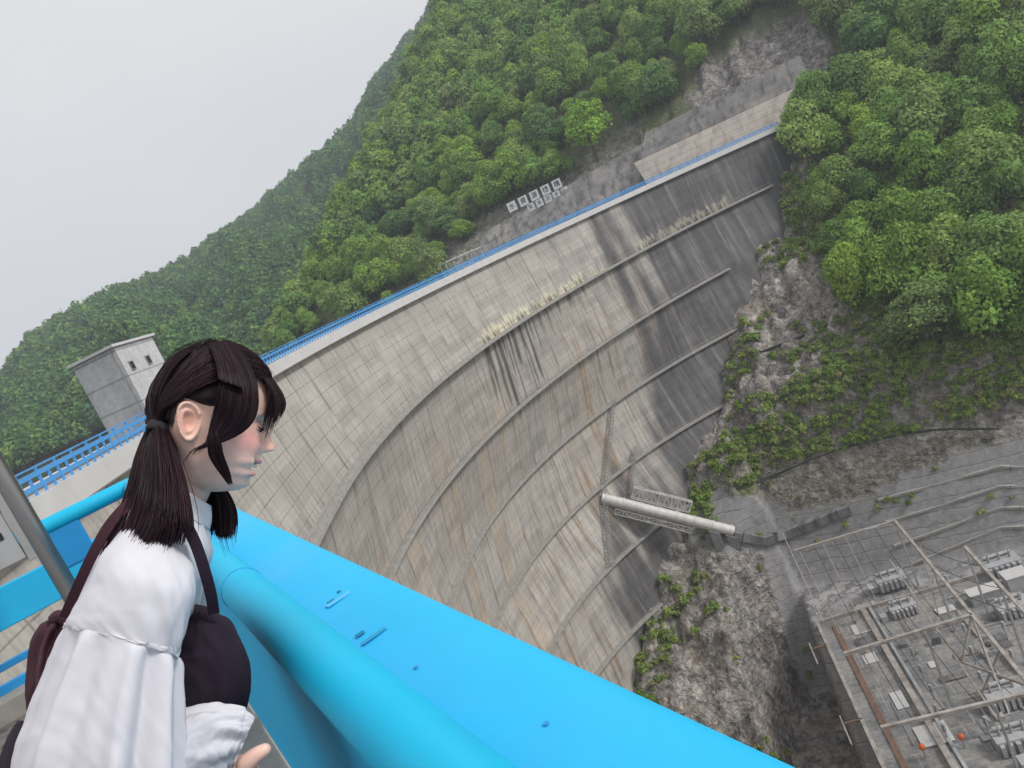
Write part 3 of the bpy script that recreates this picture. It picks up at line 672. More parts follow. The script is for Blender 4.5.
# shrubs and grass along ledges and cracks
def cover():
    pts = []; n = 70000
    d = RNG.uniform(-75, 150, n); s = RNG.uniform(118, 262, n); z = hill(d, s); x, y = to_xy(d, s); P = np.stack([x, y, z], -1)
    px, py = proj(P); ok = (px > 640) & (px < 1060) & (py > 60) & (py < 790) & (z > -116)
    zb = z; berm = np.zeros(n)
    for bz, w in BERMS:
        wob = (fbm(d/40, d*0+bz, 21, 2)-.5)*5; berm = np.maximum(berm, np.exp(-((z-(bz+wob)-1.0)/2.6)**2)*sstep(-45, -25, d))
    rock = in_poly(px, py, ROCKP) | in_poly(px, py, ROCKP2)
    nz = fbm(x/9, y/9+z/9, 71, 4); pr = np.where(rock, sstep(.57, .70, nz)*.45, sstep(.30, .48, nz)); pr = np.maximum(pr, berm*np.where(rock, .45, .9)*sstep(.3, .5, fbm(x/14, y/14, 72, 3)))
    pr = np.where((z < PAD_Z+24) & (d > -46), .05*(nz > .6), pr)
    th = np.arctan2(y-AX[1], AX[0]-x); rr = np.hypot(y-AX[1], x-AX[0]); gap = Rad(th, np.clip(-z, 3, 134))-rr; ok &= gap > .6
    pr = np.where((gap < 7) & (z < -25), np.maximum(pr, .35*(nz > .47)), pr)
    pr = np.where((d > -33+(145-s)*.20) & (s < 168) & (z < PAD_Z+6), 0, pr)
    return P[ok & (RNG.random(n) < pr)]
CP = cover(); print('shrubs', len(CP))
SH = [crown(500+k, 120, 4, .9, .17) for k in range(3)]
forest_mass('ground_cover', 'low green shrubs and grass on the ledges and cracks of the rock slope', list(CP), SH, M_SHRUB, .35, 1.5, 'ground cover')
# ------------------------------------------------------------------ the far mountain
def far_z(az, r):
    deg = np.degrees(az); te = np.interp(deg, [-60, -40, -33, -30, -26, -22.7, -18, -15.7, -10, -3.2, 4.8, 12, 30], [.03, .05, .07, .083, .108, .125, .132, .138, .168, .206, .285, .36, .42])
    te = te-.010+(fbm(deg/2.2, deg*0, 91, 4)-.5)*.016
    r1 = 900+60*np.sin(deg*.35)+(fbm(deg/5, deg*0+4, 92, 2)-.5)*200; r0 = 400+(fbm(deg/7, deg*0+8, 93, 3)-.5)*160
    x = r*np.sin(az); y = r*np.cos(az)
    f = np.clip((r-r0)/(r1-r0), 0, 1.0); z = -12+(te*r1+12)*(f**.92)
    sp = (1-abs(2*fbm(deg/6+r/700, r/500, 94, 4)-1)); z = z+(sp-.7)*60*np.sin(np.pi*f)
    z = z+(fbm(x/90, y/90, 95, 4)-.5)*26*np.sin(np.pi*np.clip(f, .0, 1))
    return np.where(r > r1, te*r1-(r-r1)*.6, z)
def far_mountain():
    az = np.linspace(R(-62), R(22), 260); rr = np.linspace(300, 1300, 130); A, RR = np.meshgrid(az, rr, indexing='ij'); Z = far_z(A, RR)
    V = np.stack([(RR*np.sin(A)).ravel(), (RR*np.cos(A)).ravel(), Z.ravel()], -1); me = mesh_np('far_mountain', V, grid_q(260, 130)[:, ::-1], True)
    structure(link('far_mountain', me, mat('forest_floor', (.05, .065, .03), (.03, .04, .02), .05, .95)))
    pts = []; N = 15000; a = RNG.uniform(R(-42), R(13), N*2); r = np.sqrt(RNG.uniform(380**2, 1020**2, N*2)); z = far_z(a, r)
    P = np.stack([r*np.sin(a), r*np.cos(a), z], -1); dz = far_z(a, r-25)
    px, py = proj(P+[0, 0, 12]); ok = (z > -8) & (px > -30) & (px < 520) & (py > -40) & (py < 520)
    # hidden by the near hill
    ok &= in_poly(px, py, [(-40, 540), (-40, 330), (90, 250), (200, 200), (330, 100), (430, -60), (520, -60), (520, 60), (380, 160), (340, 250), (330, 360), (150, 430), (60, 520)])
    P = P[ok]; slope = (z-dz)[ok]; px = px[ok]; py = py[ok]
    scar = in_poly(px, py, [(42, 415), (56, 404), (84, 408), (84, 420), (66, 424), (46, 424)])
    P = P[(slope > -14) & ~scar][:7600]; print('far trees', len(P))
    hi = lambda q: .05+.3*float(sstep(40, 150, np.array(q[2])))*(np.linalg.norm(q[:2]) > 560)
    LF = [crown(600+k, 230, 8, 1.2, .145) for k in range(3)]; CF = [conifer(650+k, 150) for k in range(3)]
    CF = [(V*1.0, Q, s) for V, Q, s in CF]
    forest_mass('distant_forest', 'dense mixed forest covering the hazy mountain behind the dam', list(P), LF, M_LEAFD, 4.5, 8.5, 'forest', hi, CF)
far_mountain()
def scar():
    V = []; 
    for (x, y) in [(45, 414), (60, 405), (80, 411), (82, 419), (66, 423), (50, 420)]:
        dr = ray(x, y); t = np.arange(300, 1100, 1.0); P = dr[None]*t[:, None]; az = np.arctan2(P[:, 0], P[:, 1]); r = np.hypot(P[:, 0], P[:, 1]); g = P[:, 2]-far_z(az, r); k = np.where(g < 0)[0]
        if len(k): V.append(P[k[0]]*.992)
    if len(V) > 3:
        c = np.mean(V, 0); mb = MB(); n = len(V); mb.add(V+[c]+[v*1.03 for v in V], [(i, (i+1) % n, n) for i in range(n)]+[(i, n+1+i, n+1+(i+1) % n, (i+1) % n) for i in range(n)])
        structure(mb.build('landslide_scar', mat('bare_earth', (.45, .38, .30), (.25, .20, .15), .3, .95)))
scar()
# ------------------------------------------------------------------ air
def haze(dens=.0004):
    b = MB(); b.box((60, 520, 120), (2400, 0, 0), (0, 2000, 0), (0, 0, 478)); o = b.build('haze', None); m = bpy.data.materials.new('haze'); m.use_nodes = True; t = m.node_tree
    t.nodes.remove(t.nodes['Principled BSDF']); v = t.nodes.new('ShaderNodeVolumePrincipled'); v.inputs['Color'].default_value = (.80, .89, 1.0, 1); v.inputs['Density'].default_value = dens; v.inputs['Anisotropy'].default_value = .2
    t.links.new(v.outputs[0], t.nodes['Material Output'].inputs['Volume']); o.data.materials.append(m); o['kind'] = 'stuff'
    tag(o, 'pale humid air dimming the far mountain', 'haze', kind='stuff')
haze()
# ------------------------------------------------------------------ concrete revetments on the lower slope
def hp(x, y, k=2.0):
    P = hill_hit(x, y, 90, 400, False)
    if P is None: P = at_z(x, y, -110)
    return P*(1-k/np.linalg.norm(P))
def revet(label, cs, m, thick=3, k=2.0, rough=0, name='retaining_wall', cat='retaining wall', ds=None):
    q = [hp(x, y, k) for x, y in cs]
    if ds: q = [pt(x, y, dd) for (x, y), dd in zip(cs, ds)]
    return slab(name, label, cat, q, m, thick, rough)
# ledges along the stepped revetment
def ledge(pts, label, name='ledge', w=1.1, h=.5, m=None, k=3.0, dist=None):
    P = [hp(pts[i][0]*(1-f)+pts[i+1][0]*f, pts[i][1]*(1-f)+pts[i+1][1]*f, k) for i in range(len(pts)-1) for f in (0, .25, .5, .75)]+[hp(*pts[-1], k)]; mb = MB()
    for a, b in zip(P[:-1], P[1:]): mb.bar(a, b+(b-a)*.01, w, h)
    return tag(mb.build(name, m or M_WALK), label, name.replace('_', ' '))
for k, (ys, word) in enumerate([(0, 'uppermost'), (22, 'second'), (46, 'third'), (68, 'lowest')]):
    ledge([(878+k*8, 500+ys), (945, 482+ys), (1000, 466+ys*.9), (1040, 468+ys*.85)], f'{word} pale concrete ledge running across the stepped revetment at right', w=1.0, h=.5, k=.2)
# rockfall walls on the ledges of the rock slope
M_NET = mat('dark_netting', (.06, .065, .06), (.04, .045, .04), 4, .9)
def rock_fence(line, label, h=.9):
    P = []
    for (x0, y0), (x1, y1) in zip(line[:-1], line[1:]):
        for f in np.linspace(0, 1, 8, endpoint=False):
            q = hill_hit(x0+(x1-x0)*f, y0+(y1-y0)*f)
            if q is not None: P.append(q)
    if len(P) < 2: return
    P = np.array(P); Z = P.copy(); 
    for _ in range(4): Z[1:-1] = (Z[:-2]+Z[1:-1]*2+Z[2:])/4
    root = thing('rockfall_fence', label, 'fence', tuple(Z[0])); inv = Matrix.Translation(-Vector(Z[0]))
    mb = MB()
    for a, b in zip(Z[:-1], Z[1:]): mb.bar(a+[0, 0, h*.5], b+[0, 0, h*.5]+(b-a)*.01, .12, h)
    o = mb.build('netting', M_NET, root); o.matrix_parent_inverse = inv
    for a in Z[::2]:
        mb = MB(); mb.bar(a-[0, 0, .8], a+[0, 0, h*1.15], .2); o = mb.build('post', M_DARKST, root); o.matrix_parent_inverse = inv
rock_fence([(752, 358), (790, 344), (842, 322)], 'upper dark rockfall fence on the ledge beside the bare rock face')
rock_fence([(786, 404), (850, 384), (935, 356)], 'middle dark rockfall fence crossing the rock slope below the big trees')
rock_fence([(735, 492), (790, 472), (850, 448), (930, 432), (1010, 432)], 'lowest long dark fence along the green service path')
# little wooden lattice on the slope
# ------------------------------------------------------------------ white pipe crossing from the dam to the rock
def pipe_bridge():
    a0 = dam_hit(601, 498); A = dam_pt(np.array([a0[0]]), np.array([a0[1]]), -.2)[0]; B = hp(733, 531, .5)
    M_PIPE = mat('weathered_white_pipe', (.66, .65, .63), (.45, .44, .42), .8, .5, bump=.1)
    root = thing('discharge_pipe', 'long weathered white pipe with a lattice walkway spanning from the dam face to the rock', 'pipe', tuple(A)); inv = Matrix.Translation(-Vector(A))
    d = (B-A)/np.linalg.norm(B-A); s = np.cross(d, (0, 0, 1)); s /= np.linalg.norm(s); up = np.cross(s, d)
    if s@(-A) < 0: s = -s
    mb = MB(); mb.tube([A, A+(B-A)*.5, B], 1.2, 24); L = np.linalg.norm(B-A)
    o = mb.build('pipe', M_PIPE, root); o.matrix_parent_inverse = inv
    for k in range(8):
        c = A+(B-A)*(.03+k/7.4); m2 = MB(); m2.tube([c-d*.14, c+d*.14], 1.34, 24); o = m2.build('flange', M_PIPE, root); o.matrix_parent_inverse = inv
    def lattice(off, f0, f1, h, name, w=1.1):
        mb = MB(); n = 9; pr = None
        for k in range(n+1):
            c = A+(B-A)*(f0+(f1-f0)*k/n)+off; q = [c-s*w/2, c+s*w/2, c-s*w/2+up*h, c+s*w/2+up*h]
            for i, j in ((0, 1), (2, 3), (0, 2), (1, 3)): mb.bar(q[i], q[j], .17)
            if pr is not None:
                for i in range(4): mb.bar(pr[i], q[i], .22)
                if k % 2: mb.bar(pr[0], q[2], .15); mb.bar(pr[1], q[3], .15); mb.bar(pr[2], q[3], .12)
                else: mb.bar(pr[2], q[0], .15); mb.bar(pr[3], q[1], .15); mb.bar(pr[3], q[2], .12)
            pr = q
        o = mb.build(name, M_PIPE, root); o.matrix_parent_inverse = inv
    lattice(-s*1.2+up*1.5, .22, .66, 2.5, 'lattice_walkway'); lattice(s*.3-up*2.6, .12, .70, 1.2, 'lower_truss')
    for f, hh in ((.84, 5), (.97, 3)):
        c = A+(B-A)*f; m2 = MB(); m2.box(c-[0, 0, 1+hh/2], d*2.6, s*3.2, (0, 0, hh)); o = m2.build('saddle', M_CW3, root); o.matrix_parent_inverse = inv
    return A, B
PA, PB = pipe_bridge()
# service path with concrete edge from the pipe end to the right
ledge([(733, 535), (765, 540), (800, 528), (850, 508)], 'concrete edge of the service path running right from the pipe end', 'path_edge', 2.2, 2.0, M_CW3, k=.5)
# ------------------------------------------------------------------ power station yard
YO = np.array([37.5, 143.6]); YA = np.array([.9755, -.22]); YB = np.array([-.22, -.9755])
def yp(a, b, z): p = YO+YA*a+YB*b; return np.array([p[0], p[1], z])
YA3 = np.array([*YA, 0]); YB3 = np.array([*YB, 0]); Z3 = np.array([0, 0, 1.0])
def roof_mat():
    m = bpy.data.materials.new('yard_concrete'); t = NT(m); br = t.n('ShaderNodeTexBrick', offset=.37, ins={'Scale': 1.0, 'Mortar Size': .05, 'Brick Width': 5.1, 'Row Height': 3.3, 'Color1': (.17, .175, .18, 1), 'Color2': (.25, .25, .25, 1), 'Mortar': (.42, .41, .39, 1)})
    tcn = t.n('ShaderNodeTexCoord').outputs['Object']; t.l(tcn, br.inputs['Vector']); f = t.noise(.25, 6); g = t.noise(1.6, 8)
    c = t.mix(t.ramp(f, [(.45, 0), (.6, .6)]), br.outputs['Color'], (.36, .33, .29)); c = t.mix(1.0, c, t.ramp(g, [(.3, .65), (.7, 1.25)]), 'MULTIPLY')
    t.l(c, t.b.inputs['Base Color']); t.b.inputs['Roughness'].default_value = .9; return m
M_YARD = roof_mat(); M_FRAME = mat('weathered_steel_frame', (.52, .50, .47), (.27, .22, .19), .7, .6, .2, detail=8); M_EQUIP = mat('pale_grey_equipment', (.48, .49, .50), (.33, .335, .34), 1.0, .5)
M_RUST = mat('rusty_steel', (.26, .15, .10), (.13, .09, .07), 1.0, .8); M_ORANGE = mat('orange_paint', (.75, .16, .04), None, 2, .5)
YROT = math.atan2(YA[1], YA[0])
ps = thing('power_station', 'low grey concrete power station roof yard with pipes and slabs at the valley bottom', 'power station', tuple(yp(0, 0, -118)), (0, 0, YROT))
def yard_box(name, a0, a1, b0, b1, z0, z1, m, parent=None, bevel=0):
    """box in yard axes; local y runs away from the camera so b -> -y"""
    mb = MB(); mb.box(((a0+a1)/2, -(b0+b1)/2, (z0+z1)/2+118), (a1-a0, 0, 0), (0, b1-b0, 0), (0, 0, z1-z0)); o = mb.build(name, m, ps if parent is None else parent, bevel); return o
yard_box('base_block', 0, 62, 0, 75, -118, -97.4, M_CW3)
yard_box('roof_slab', -.5, 62, -.5, 75, -97.39, -97, M_YARD)
yard_box('parapet', -.5, .1, -.5, 75, -97, -96.1, M_FRAME); yard_box('parapet', .1, 40, -.5, .0, -97, -96.2, M_FRAME)
yard_box('cable_duct', 8.6, 9.6, 0, 75, -97, -96.2, M_FRAME); yard_box('cable_duct', 10.2, 10.7, 0, 75, -97, -96.4, M_EQUIP); yard_box('rust_walkway', 2.2, 3.2, 2, 75, -97, -96.7, M_RUST)
rr = np.random.default_rng(11)
for k in range(34):
    a = rr.uniform(3.5, 38); b = rr.uniform(1.5, 60); w, l = rr.uniform(1, 5), rr.uniform(1, 5); yard_box('slab_patch', a, a+w, b, b+l, -96.99+.004*k, -96.9+.006*k, random.choice([M_FASC, M_WALK, M_CW1, M_CW1, M_CW3, M_CW3]))
for k in range(16):
    a = rr.uniform(10.8, 30); b = rr.uniform(0, 60); L = rr.uniform(4, 14)
    if k % 2: yard_box('low_kerb', a, a+.3, b, b+L, -97, -96.55, M_FRAME)
    else: yard_box('low_kerb', a, a+L*.6, b, b+.3, -97, -96.55, M_FRAME)
# lower shelf behind the roof (between the roof and the gantry back row)
0 and revet('grey concrete shelf floor behind the far edge of the power station roof', [(792, 556), (896, 528), (900, 600), (822, 622)], M_YARD, name='concrete_shelf', cat='concrete shelf', ds=[167, 163.5, 155.5, 157.5])
# steel gantry
gt = thing('steel_gantry', 'tall weathered steel gantry of long beams and portal legs over the power station yard', 'gantry', tuple(yp(0, 0, -97)))
ginv = Matrix.Translation(-Vector(gt.location))
def gbar(name, p, q, w, m=M_FRAME, h=None):
    mb = MB(); mb.bar(p, q, w, h or w); o = mb.build(name, m, gt); o.matrix_parent_inverse = ginv
T = -82
def Z(x, y, z=T): return at_z(x, y, z)
g0a, g0b, g1c, g1d = Z(794, 551), Z(895, 521), Z(972, 615), Z(1060, 722)
gbar('cross_beam', g0a, g0b, .45); gbar('long_beam', g0b, g1c, .5); gbar('long_beam', g1c, g1d, .5)
f1a, f2a, f2b = Z(844, 654), Z(881, 728), Z(1050, 688); gbar('cross_beam', f1a, g1c, .5); gbar('cross_beam', f2a, f2b, .5)
gbar('long_beam', Z(782, 532), Z(824, 622), .16); gbar('long_beam', Z(890, 560, -90), Z(998, 720, -90), .28)
h1, h2 = Z(965, 547), Z(1050, 640); gbar('long_beam', h1, h2, .5)
for nm, p in (('leg', g0b), ('leg', g1c), ('leg', Z(925, 632)), ('leg', f2b), ('leg', h1), ('leg', Z(1000, 585)), ('leg', Z(995, 705)), ('leg', Z(930, 560))): gbar(nm, p, p*[1, 1, 0]+[0, 0, -97.2], .3, M_GALV if nm else M_GALV)
mid = Z(962, 662, -88)
for p in (g1c, Z(938, 632), Z(1040, 690)): gbar('brace', p, mid, .3)
gbar('brace', Z(1000, 650), mid*[1, 1, 0]+[0, 0, -96], .25); gbar('brace', g1c, Z(1010, 715), .22)
gbar('brace', Z(920, 545), Z(945, 640, -97), .2); gbar('brace', Z(855, 532), Z(895, 524), .16)
for (x, y) in ((800, 552), (822, 542), (845, 536)):
    gbar('hanging_cable', Z(x, y), Z(x+40, y+82, -95), .10)
for b0 in (8, 30):
    yard_box('side_bracket', -3.2, 0, b0, b0+.3, -96.4, -96.1, M_RUST); yard_box('side_rail', -3.4, -3.15, b0-2, b0+5, -96.6, -96.2, M_FRAME)
for k in range(46):
    a = rr.uniform(3.4, 34); b = rr.uniform(1, 58); Ln = rr.uniform(2, 11); hh = rr.uniform(.2, 1.4); mm = [M_GALV, M_EQUIP, M_FRAME, M_GALV, M_RUST][k % 5]; mb = MB()
    if k % 3: mb.tube([(a, -b, 21+hh), (a, -b-Ln, 21+hh)], .09, 6)
    else: mb.tube([(a, -b, 21+hh), (a+Ln*.6, -b, 21+hh)], .08, 6)
    mb.build('pipe_run', mm, ps)
for k in range(26):
    a = rr.uniform(11, 34); b = rr.uniform(1, 56); w = rr.uniform(.4, 1.4); yard_box('junction_box', a, a+w, b, b+w*rr.uniform(.5, 1.5), -97, -97+rr.uniform(.4, 1.6), [M_EQUIP, M_GALV, M_CW3][k % 3], None, .03)
# slack conductors between the beams
def cable(p, q, sag):
    f = np.linspace(0, 1, 13)[:, None]; P = p*(1-f)+q*f-np.array([0, 0, 1])*sag*4*f*(1-f); mb = MB(); mb.tube(list(P), .055, 5, cap=False); o = mb.build('conductor', M_DARKST, gt); o.matrix_parent_inverse = ginv
for f in (.2, .4, .6, .8):
    cable(g0a*(1-f)+g0b*f, f1a*(1-f)+g1c*f, 2.0); cable(f1a*(1-f)+g1c*f, f2a*(1-f)+f2b*f, 1.4)
for f in (.25, .5, .75): cable(g0b*(1-f)+g1c*f, h1*(1-f)+h2*f, .9)
# white stacked radiators and equipment, each a thing
def transformer(x, y, w, l, h, label, n=6):
    P = at_z(x, y, -97+.02); root = thing('transformer', label, 'transformer', tuple(P), (0, 0, YROT), 'electrical equipment in the yard')
    mb = MB(); mb.box((0, 0, h*.35), (w, 0, 0), (0, l, 0), (0, 0, h*.7)); mb.build('tank', M_EQUIP, root, .05)
    for k in range(n):
        m2 = MB(); m2.box(((-.5+(k+.5)/n)*w, -l*.5-.36, h*.35), (w/n*.55, 0, 0), (0, .7, 0), (0, 0, h*.55)); m2.build('radiator', M_EQUIP, root)
    for k in range(3):
        x0 = (k-1)*w*.3; m2 = MB(); m2.tube([(x0, 0, h*.7), (x0, 0, h*.85), (x0, 0, h*1.25)], [.28, .22, .10], 10); m2.build('bushing', M_GALV, root)
    m2 = MB(); m2.tube([(-w*.4, l*.3, h*.85), (w*.4, l*.3, h*.85)], .35, 12); m2.build('conservator', M_EQUIP, root)
transformer(893, 585, 6.0, 3.0, 3.2, 'pale grey transformer at the back of the yard near the shelf'); transformer(904, 612, 5.0, 2.6, 2.6, 'pale grey transformer just in front of the rearmost one')
transformer(1003, 570, 6.5, 3.5, 3.4, 'pale transformer at the right picture edge beyond the outer long beam'); transformer(1014, 612, 5.5, 3.2, 3.0, 'pale grey transformer at the right edge, below the outer long beam')
transformer(1006, 702, 5.5, 3.2, 3.4, 'bluish grey transformer in the right bottom of the yard'); transformer(1016, 745, 5.5, 3.0, 3.2, 'bluish grey transformer in the bottom right corner', 5)
def insul(x, y, h, label, m=None, grp='pole insulators standing in the yard'):
    P = at_z(x, y, -97); root = thing('insulator_post', label, 'insulator', tuple(P), group=grp)
    mb = MB(); mb.tube([(0, 0, 0), (0, 0, h)], .12, 8); mb.build('column', M_GALV, root)
    rs = []; zs = []
    for k in range(13): zs.append((0, 0, h+.12*k)); rs.append(.32 if k % 2 else .14)
    mb = MB(); mb.tube(zs, rs, 10); mb.build('insulator', m or M_EQUIP, root)
for k, (x, y, h) in enumerate([(968, 640, 2.0), (976, 664, 2.2), (985, 690, 2.2), (950, 590, 2.0), (1008, 640, 2.4), (1016, 668, 2.2), (990, 735, 2.0), (935, 700, 1.6), (940, 720, 1.6), (948, 740, 1.6), (915, 660, 1.2), (924, 678, 1.2)]):
    insul(x, y, h, 'grey post insulator standing among the equipment of the power station yard')
for k, (x, y, w) in enumerate([(926, 758, 'lower left'), (965, 748, 'upper right')]):
    P = at_z(x, y, -97); root = thing('warning_lamp', f'round orange cap on a short grey post in the yard, the {w} of two', 'warning lamp', tuple(P))
    mb = MB(); mb.tube([(0, 0, 0), (0, 0, 1.6)], .12, 8); mb.build('post', M_GALV, root)
    mb = MB(); mb.tube([(0, 0, 1.6), (0, 0, 1.75), (0, 0, 2.1), (0, 0, 2.45), (0, 0, 2.6)], [.2, .38, .5, .38, .1], 14); mb.build('cap', M_ORANGE, root)
# sheds and small buildings on the yard
for k, (x, y, w, l, h, c) in enumerate([(985, 600, 5, 2.4, 2.2, 'beside the rear transformers'), (878, 590, 3, 1.8, 1.2, 'at the rear left of the yard'), (1018, 585, 4, 3, 2.6, 'at the right edge behind the outer beam')]):
    P = at_z(x, y, -97); root = thing('equipment_cabinet', f'low pale grey equipment cabinet {c}', 'cabinet', tuple(P), (0, 0, YROT))
    mb = MB(); mb.box((0, 0, h/2), (w, 0, 0), (0, l, 0), (0, 0, h)); mb.build('body', M_EQUIP, root, .04)
    mb = MB(); mb.box((0, 0, h+.08), (w+.3, 0, 0), (0, l+.3, 0), (0, 0, .14)); mb.build('lid', M_FASC, root)
# ------------------------------------------------------------------ the viewing platform on the crest, in its own axes (a = outwards, t = along the rail)
AZP = R(-28.3); DP = np.array([math.sin(AZP), math.cos(AZP), 0]); SP = np.array([math.cos(AZP), -math.sin(AZP), 0])
def L(a, t, z): return SP*a+DP*t+Z3*z
def lat_hit(x, y, a): d = ray(x, y); k = a/(d@SP); P = d*k; return P@DP, P[2]
FLOOR = -1.38
def gloss(name, c1, c2, rough=.3, coat=.3):
    m = bpy.data.materials.new(name); t = NT(m); f = t.noise(6, 6); g = t.noise(140, 3); d = t.noise(2.2, 8)
    c = t.mix(t.ramp(f, [(.35, 0), (.7, 1)]), c1, c2); c = t.mix(t.ramp(d, [(.62, 0), (.78, .12)]), c, (.35, .55, .68)); t.l(c, t.b.inputs['Base Color'])
    t.l(t.ramp(d, [(.3, rough*.8), (.7, rough*1.5)]), t.b.inputs['Roughness']); t.b.inputs['Specular IOR Level'].default_value = .35; t.b.inputs['Coat Weight'].default_value = coat; t.b.inputs['Coat Roughness'].default_value = .25
    w = t.noise(11, 10, rough=.75); wear = t.ramp(w, [(.66, 0), (.70, .45)]); s2 = t.noise(1.3, 5); k2 = t.ramp(s2, [(.5, 0), (.66, 1)])
    c = t.mix(t.math('MULTIPLY', wear, k2), c, (.22, .52, .66)); c = t.mix(t.ramp(t.noise(.9, 7, stretch=(1, 1, 4)), [(.45, 0), (.75, .16)]), c, (.03, .22, .34)); t.l(c, t.b.inputs['Base Color'])
    t.bump(g, .12, .001); return m
M_RAIL = gloss('bright_blue_gloss_paint', (.004, .50, .78), (.006, .47, .75), .5, .0)
M_RAIL2 = gloss('blue_plate_paint', (.022, .51, .86), (.028, .49, .83), .5, .0)
M_RAIL3 = gloss('mid_blue_paint', (.02, .31, .68), (.025, .28, .62), .4, .2)
M_SLOT = mat('dark_slot_shade', (.01, .24, .42), None, 5, .8)  # slot patches are not cut in; their shade is this colour
def speck_floor():
    m = bpy.data.materials.new('platform_concrete'); t = NT(m); a = t.noise(3, 8); b = t.noise(60, 4); v = t.noise(18, 6)
    c = t.ramp(a, [(.3, (.12, .105, .09)), (.7, (.26, .235, .205))]); c = t.mix(t.ramp(v, [(.5, 0), (.62, .7)]), c, (.04, .037, .033)); c = t.mix(1.0, c, t.ramp(b, [(.3, .6), (.7, 1.3)]), 'MULTIPLY')
    t.l(c, t.b.inputs['Base Color']); t.b.inputs['Roughness'].default_value = .95; t.bump(b, .6, .006); return m
M_FLOOR = speck_floor(); M_KERB = mat('kerb_concrete', (.40, .37, .33), (.26, .24, .21), 6, .9, bump=.4, bdist=.01)
mb = MB(); mb.box(L(-3.45, 1.35, FLOOR-.25), SP*7.0, DP*8.7, Z3*.5); structure(mb.build('platform_floor', M_FLOOR))
mb = MB(); mb.box(L(-8.5, 0, FLOOR-.3), SP*3.06, DP*30, Z3*.45); structure(mb.build('crest_pavement', M_FLOOR))
mb = MB(); mb.box(L(-3.4, 5.56, FLOOR+.065), SP*6.9, DP*.26, Z3*.14); mb.box(L(.03, 1.2, FLOOR+.05), SP*.16, DP*8.4, Z3*.11); o = mb.build('platform_kerb', M_KERB, None, .012); structure(o)
def rl(root):
    inv = Matrix.Translation(-Vector(root.location))
    def add(mbx, name, m, bevel=0, par=None):
        o = mbx.build(name, m, root if par is None else par, bevel)
        if par is None: o.matrix_parent_inverse = inv
        return o
    return add
r1 = thing('metal_railing', 'wide glossy bright blue parapet rail with round handrail and flat outer plate, beside the woman', 'railing', tuple(L(.14, 2, FLOOR)))
ad = rl(r1); PZ, PR = -.46, .046
mb = MB(); mb.tube([L(.14, t, PZ) for t in np.linspace(-1.6, 5.62, 24)], PR, 32); ad(mb, 'handrail', M_RAIL)
tj = at_z(243, 566, -.414)@DP
mb = MB(); mb.tube([L(.14, tj-.0025, PZ), L(.14, tj+.0025, PZ)], PR+.0012, 32); ad(mb, 'joint', M_RAIL3)
# flat outer plate with a rolled outer edge
prof = [(.135, -.523), (.165, -.508), (.20, -.503), (.28, -.499), (.335, -.499), (.352, -.505), (.360, -.52), (.360, -.62), (.352, -.62), (.350, -.53), (.33, -.512), (.20, -.516), (.135, -.535)]
V = []; ts = np.linspace(-1.6, 5.62, 8)
for t in ts: V += [L(a, t, z) for a, z in prof]
n = len(prof); mb = MB(); mb.add(V, [(i*n+k, i*n+(k+1) % n, (i+1)*n+(k+1) % n, (i+1)*n+k) for i in range(7) for k in range(n)], True); mb.add(V[:n], [tuple(range(n))]); mb.add(V[-n:], [tuple(range(n))])
pl = ad(mb, 'outer_plate', M_RAIL2)
m = pl.modifiers.new('es', 'EDGE_SPLIT'); m.split_angle = R(50)
# bracket openings on the plate: thin raised patches, inner shade painted as darker blue
def on_plate(x, y): return at_z(x, y, -.499)
def plate_patch(c, la, lt, name, m, h=.003, par=None):
    mb = MB(); mb.box(c+Z3*h/2, SP*la, DP*lt, Z3*h); return ad(mb, name, m, .0015)
c1 = on_plate(331, 602); c2 = on_plate(360, 634); c3 = on_plate(370, 636); c4 = on_plate(346, 597)
plate_patch((c1+c4)/2, .052, .018, 'latch_plate', mat('worn_blue_metal', (.10, .55, .88), (.06, .50, .84), 30, .5), .0018)
plate_patch(c1, .016, .011, 'slot', M_SLOT, .0024); plate_patch(on_plate(339, 592), .008, .007, 'slot', M_SLOT, .0024)
plate_patch(c2, .016, .012, 'slot', M_SLOT, .0012); plate_patch(on_plate(374, 636), .046, .012, 'slot', mat('deep_blue_slot_shade', (.01, .36, .62), None, 5, .6), .0012)
for x, y in ((416, 667), (546, 724)):
    mb = MB(); c = on_plate(x, y); mb.tube([c, c+Z3*.0015], .0035, 10); ad(mb, 'rivet', M_RAIL3)
# inner panels and posts
tb, zb = lat_hit(243, 688, .11); print('panel break t', tb, zb)
def panel(t0, t1, a0, a1, z0, z1, name, m, th=.006):
    V = []
    for t in (t0, t1): V += [L(a0, t, z0), L(a0+th, t, z0), L(a1+th, t, z1), L(a1, t, z1)]
    mb = MB(); mb.add(V, [(0, 1, 2, 3), (7, 6, 5, 4), (0, 4, 5, 1), (1, 5, 6, 2), (2, 6, 7, 3), (3, 7, 4, 0)]); return ad(mb, name, m)
panel(-1.6, tb, .118, .075, -.51, -1.26, 'inner_panel', M_RAIL2); panel(tb+.02, 5.6, .118, .085, -.515, -1.26, 'inner_panel', M_RAIL2)
mb = MB(); mb.box(L(.108, tb+.005, -.60), SP*.02, DP*.035, Z3*.17); ad(mb, 'bracket', M_RAIL3, .004)
mb = MB(); mb.bar(L(.104, tb+.03, -.545), L(.104, 5.5, -.545), .012, .03); ad(mb, 'inner_strip', M_RAIL3, .002)
for t in (.0, 1.5, 3.0, 4.4):
    mb = MB(); mb.box(L(.16, t, -.9), SP*.05, DP*.08, Z3*.78); ad(mb, 'post', M_RAIL3, .006)
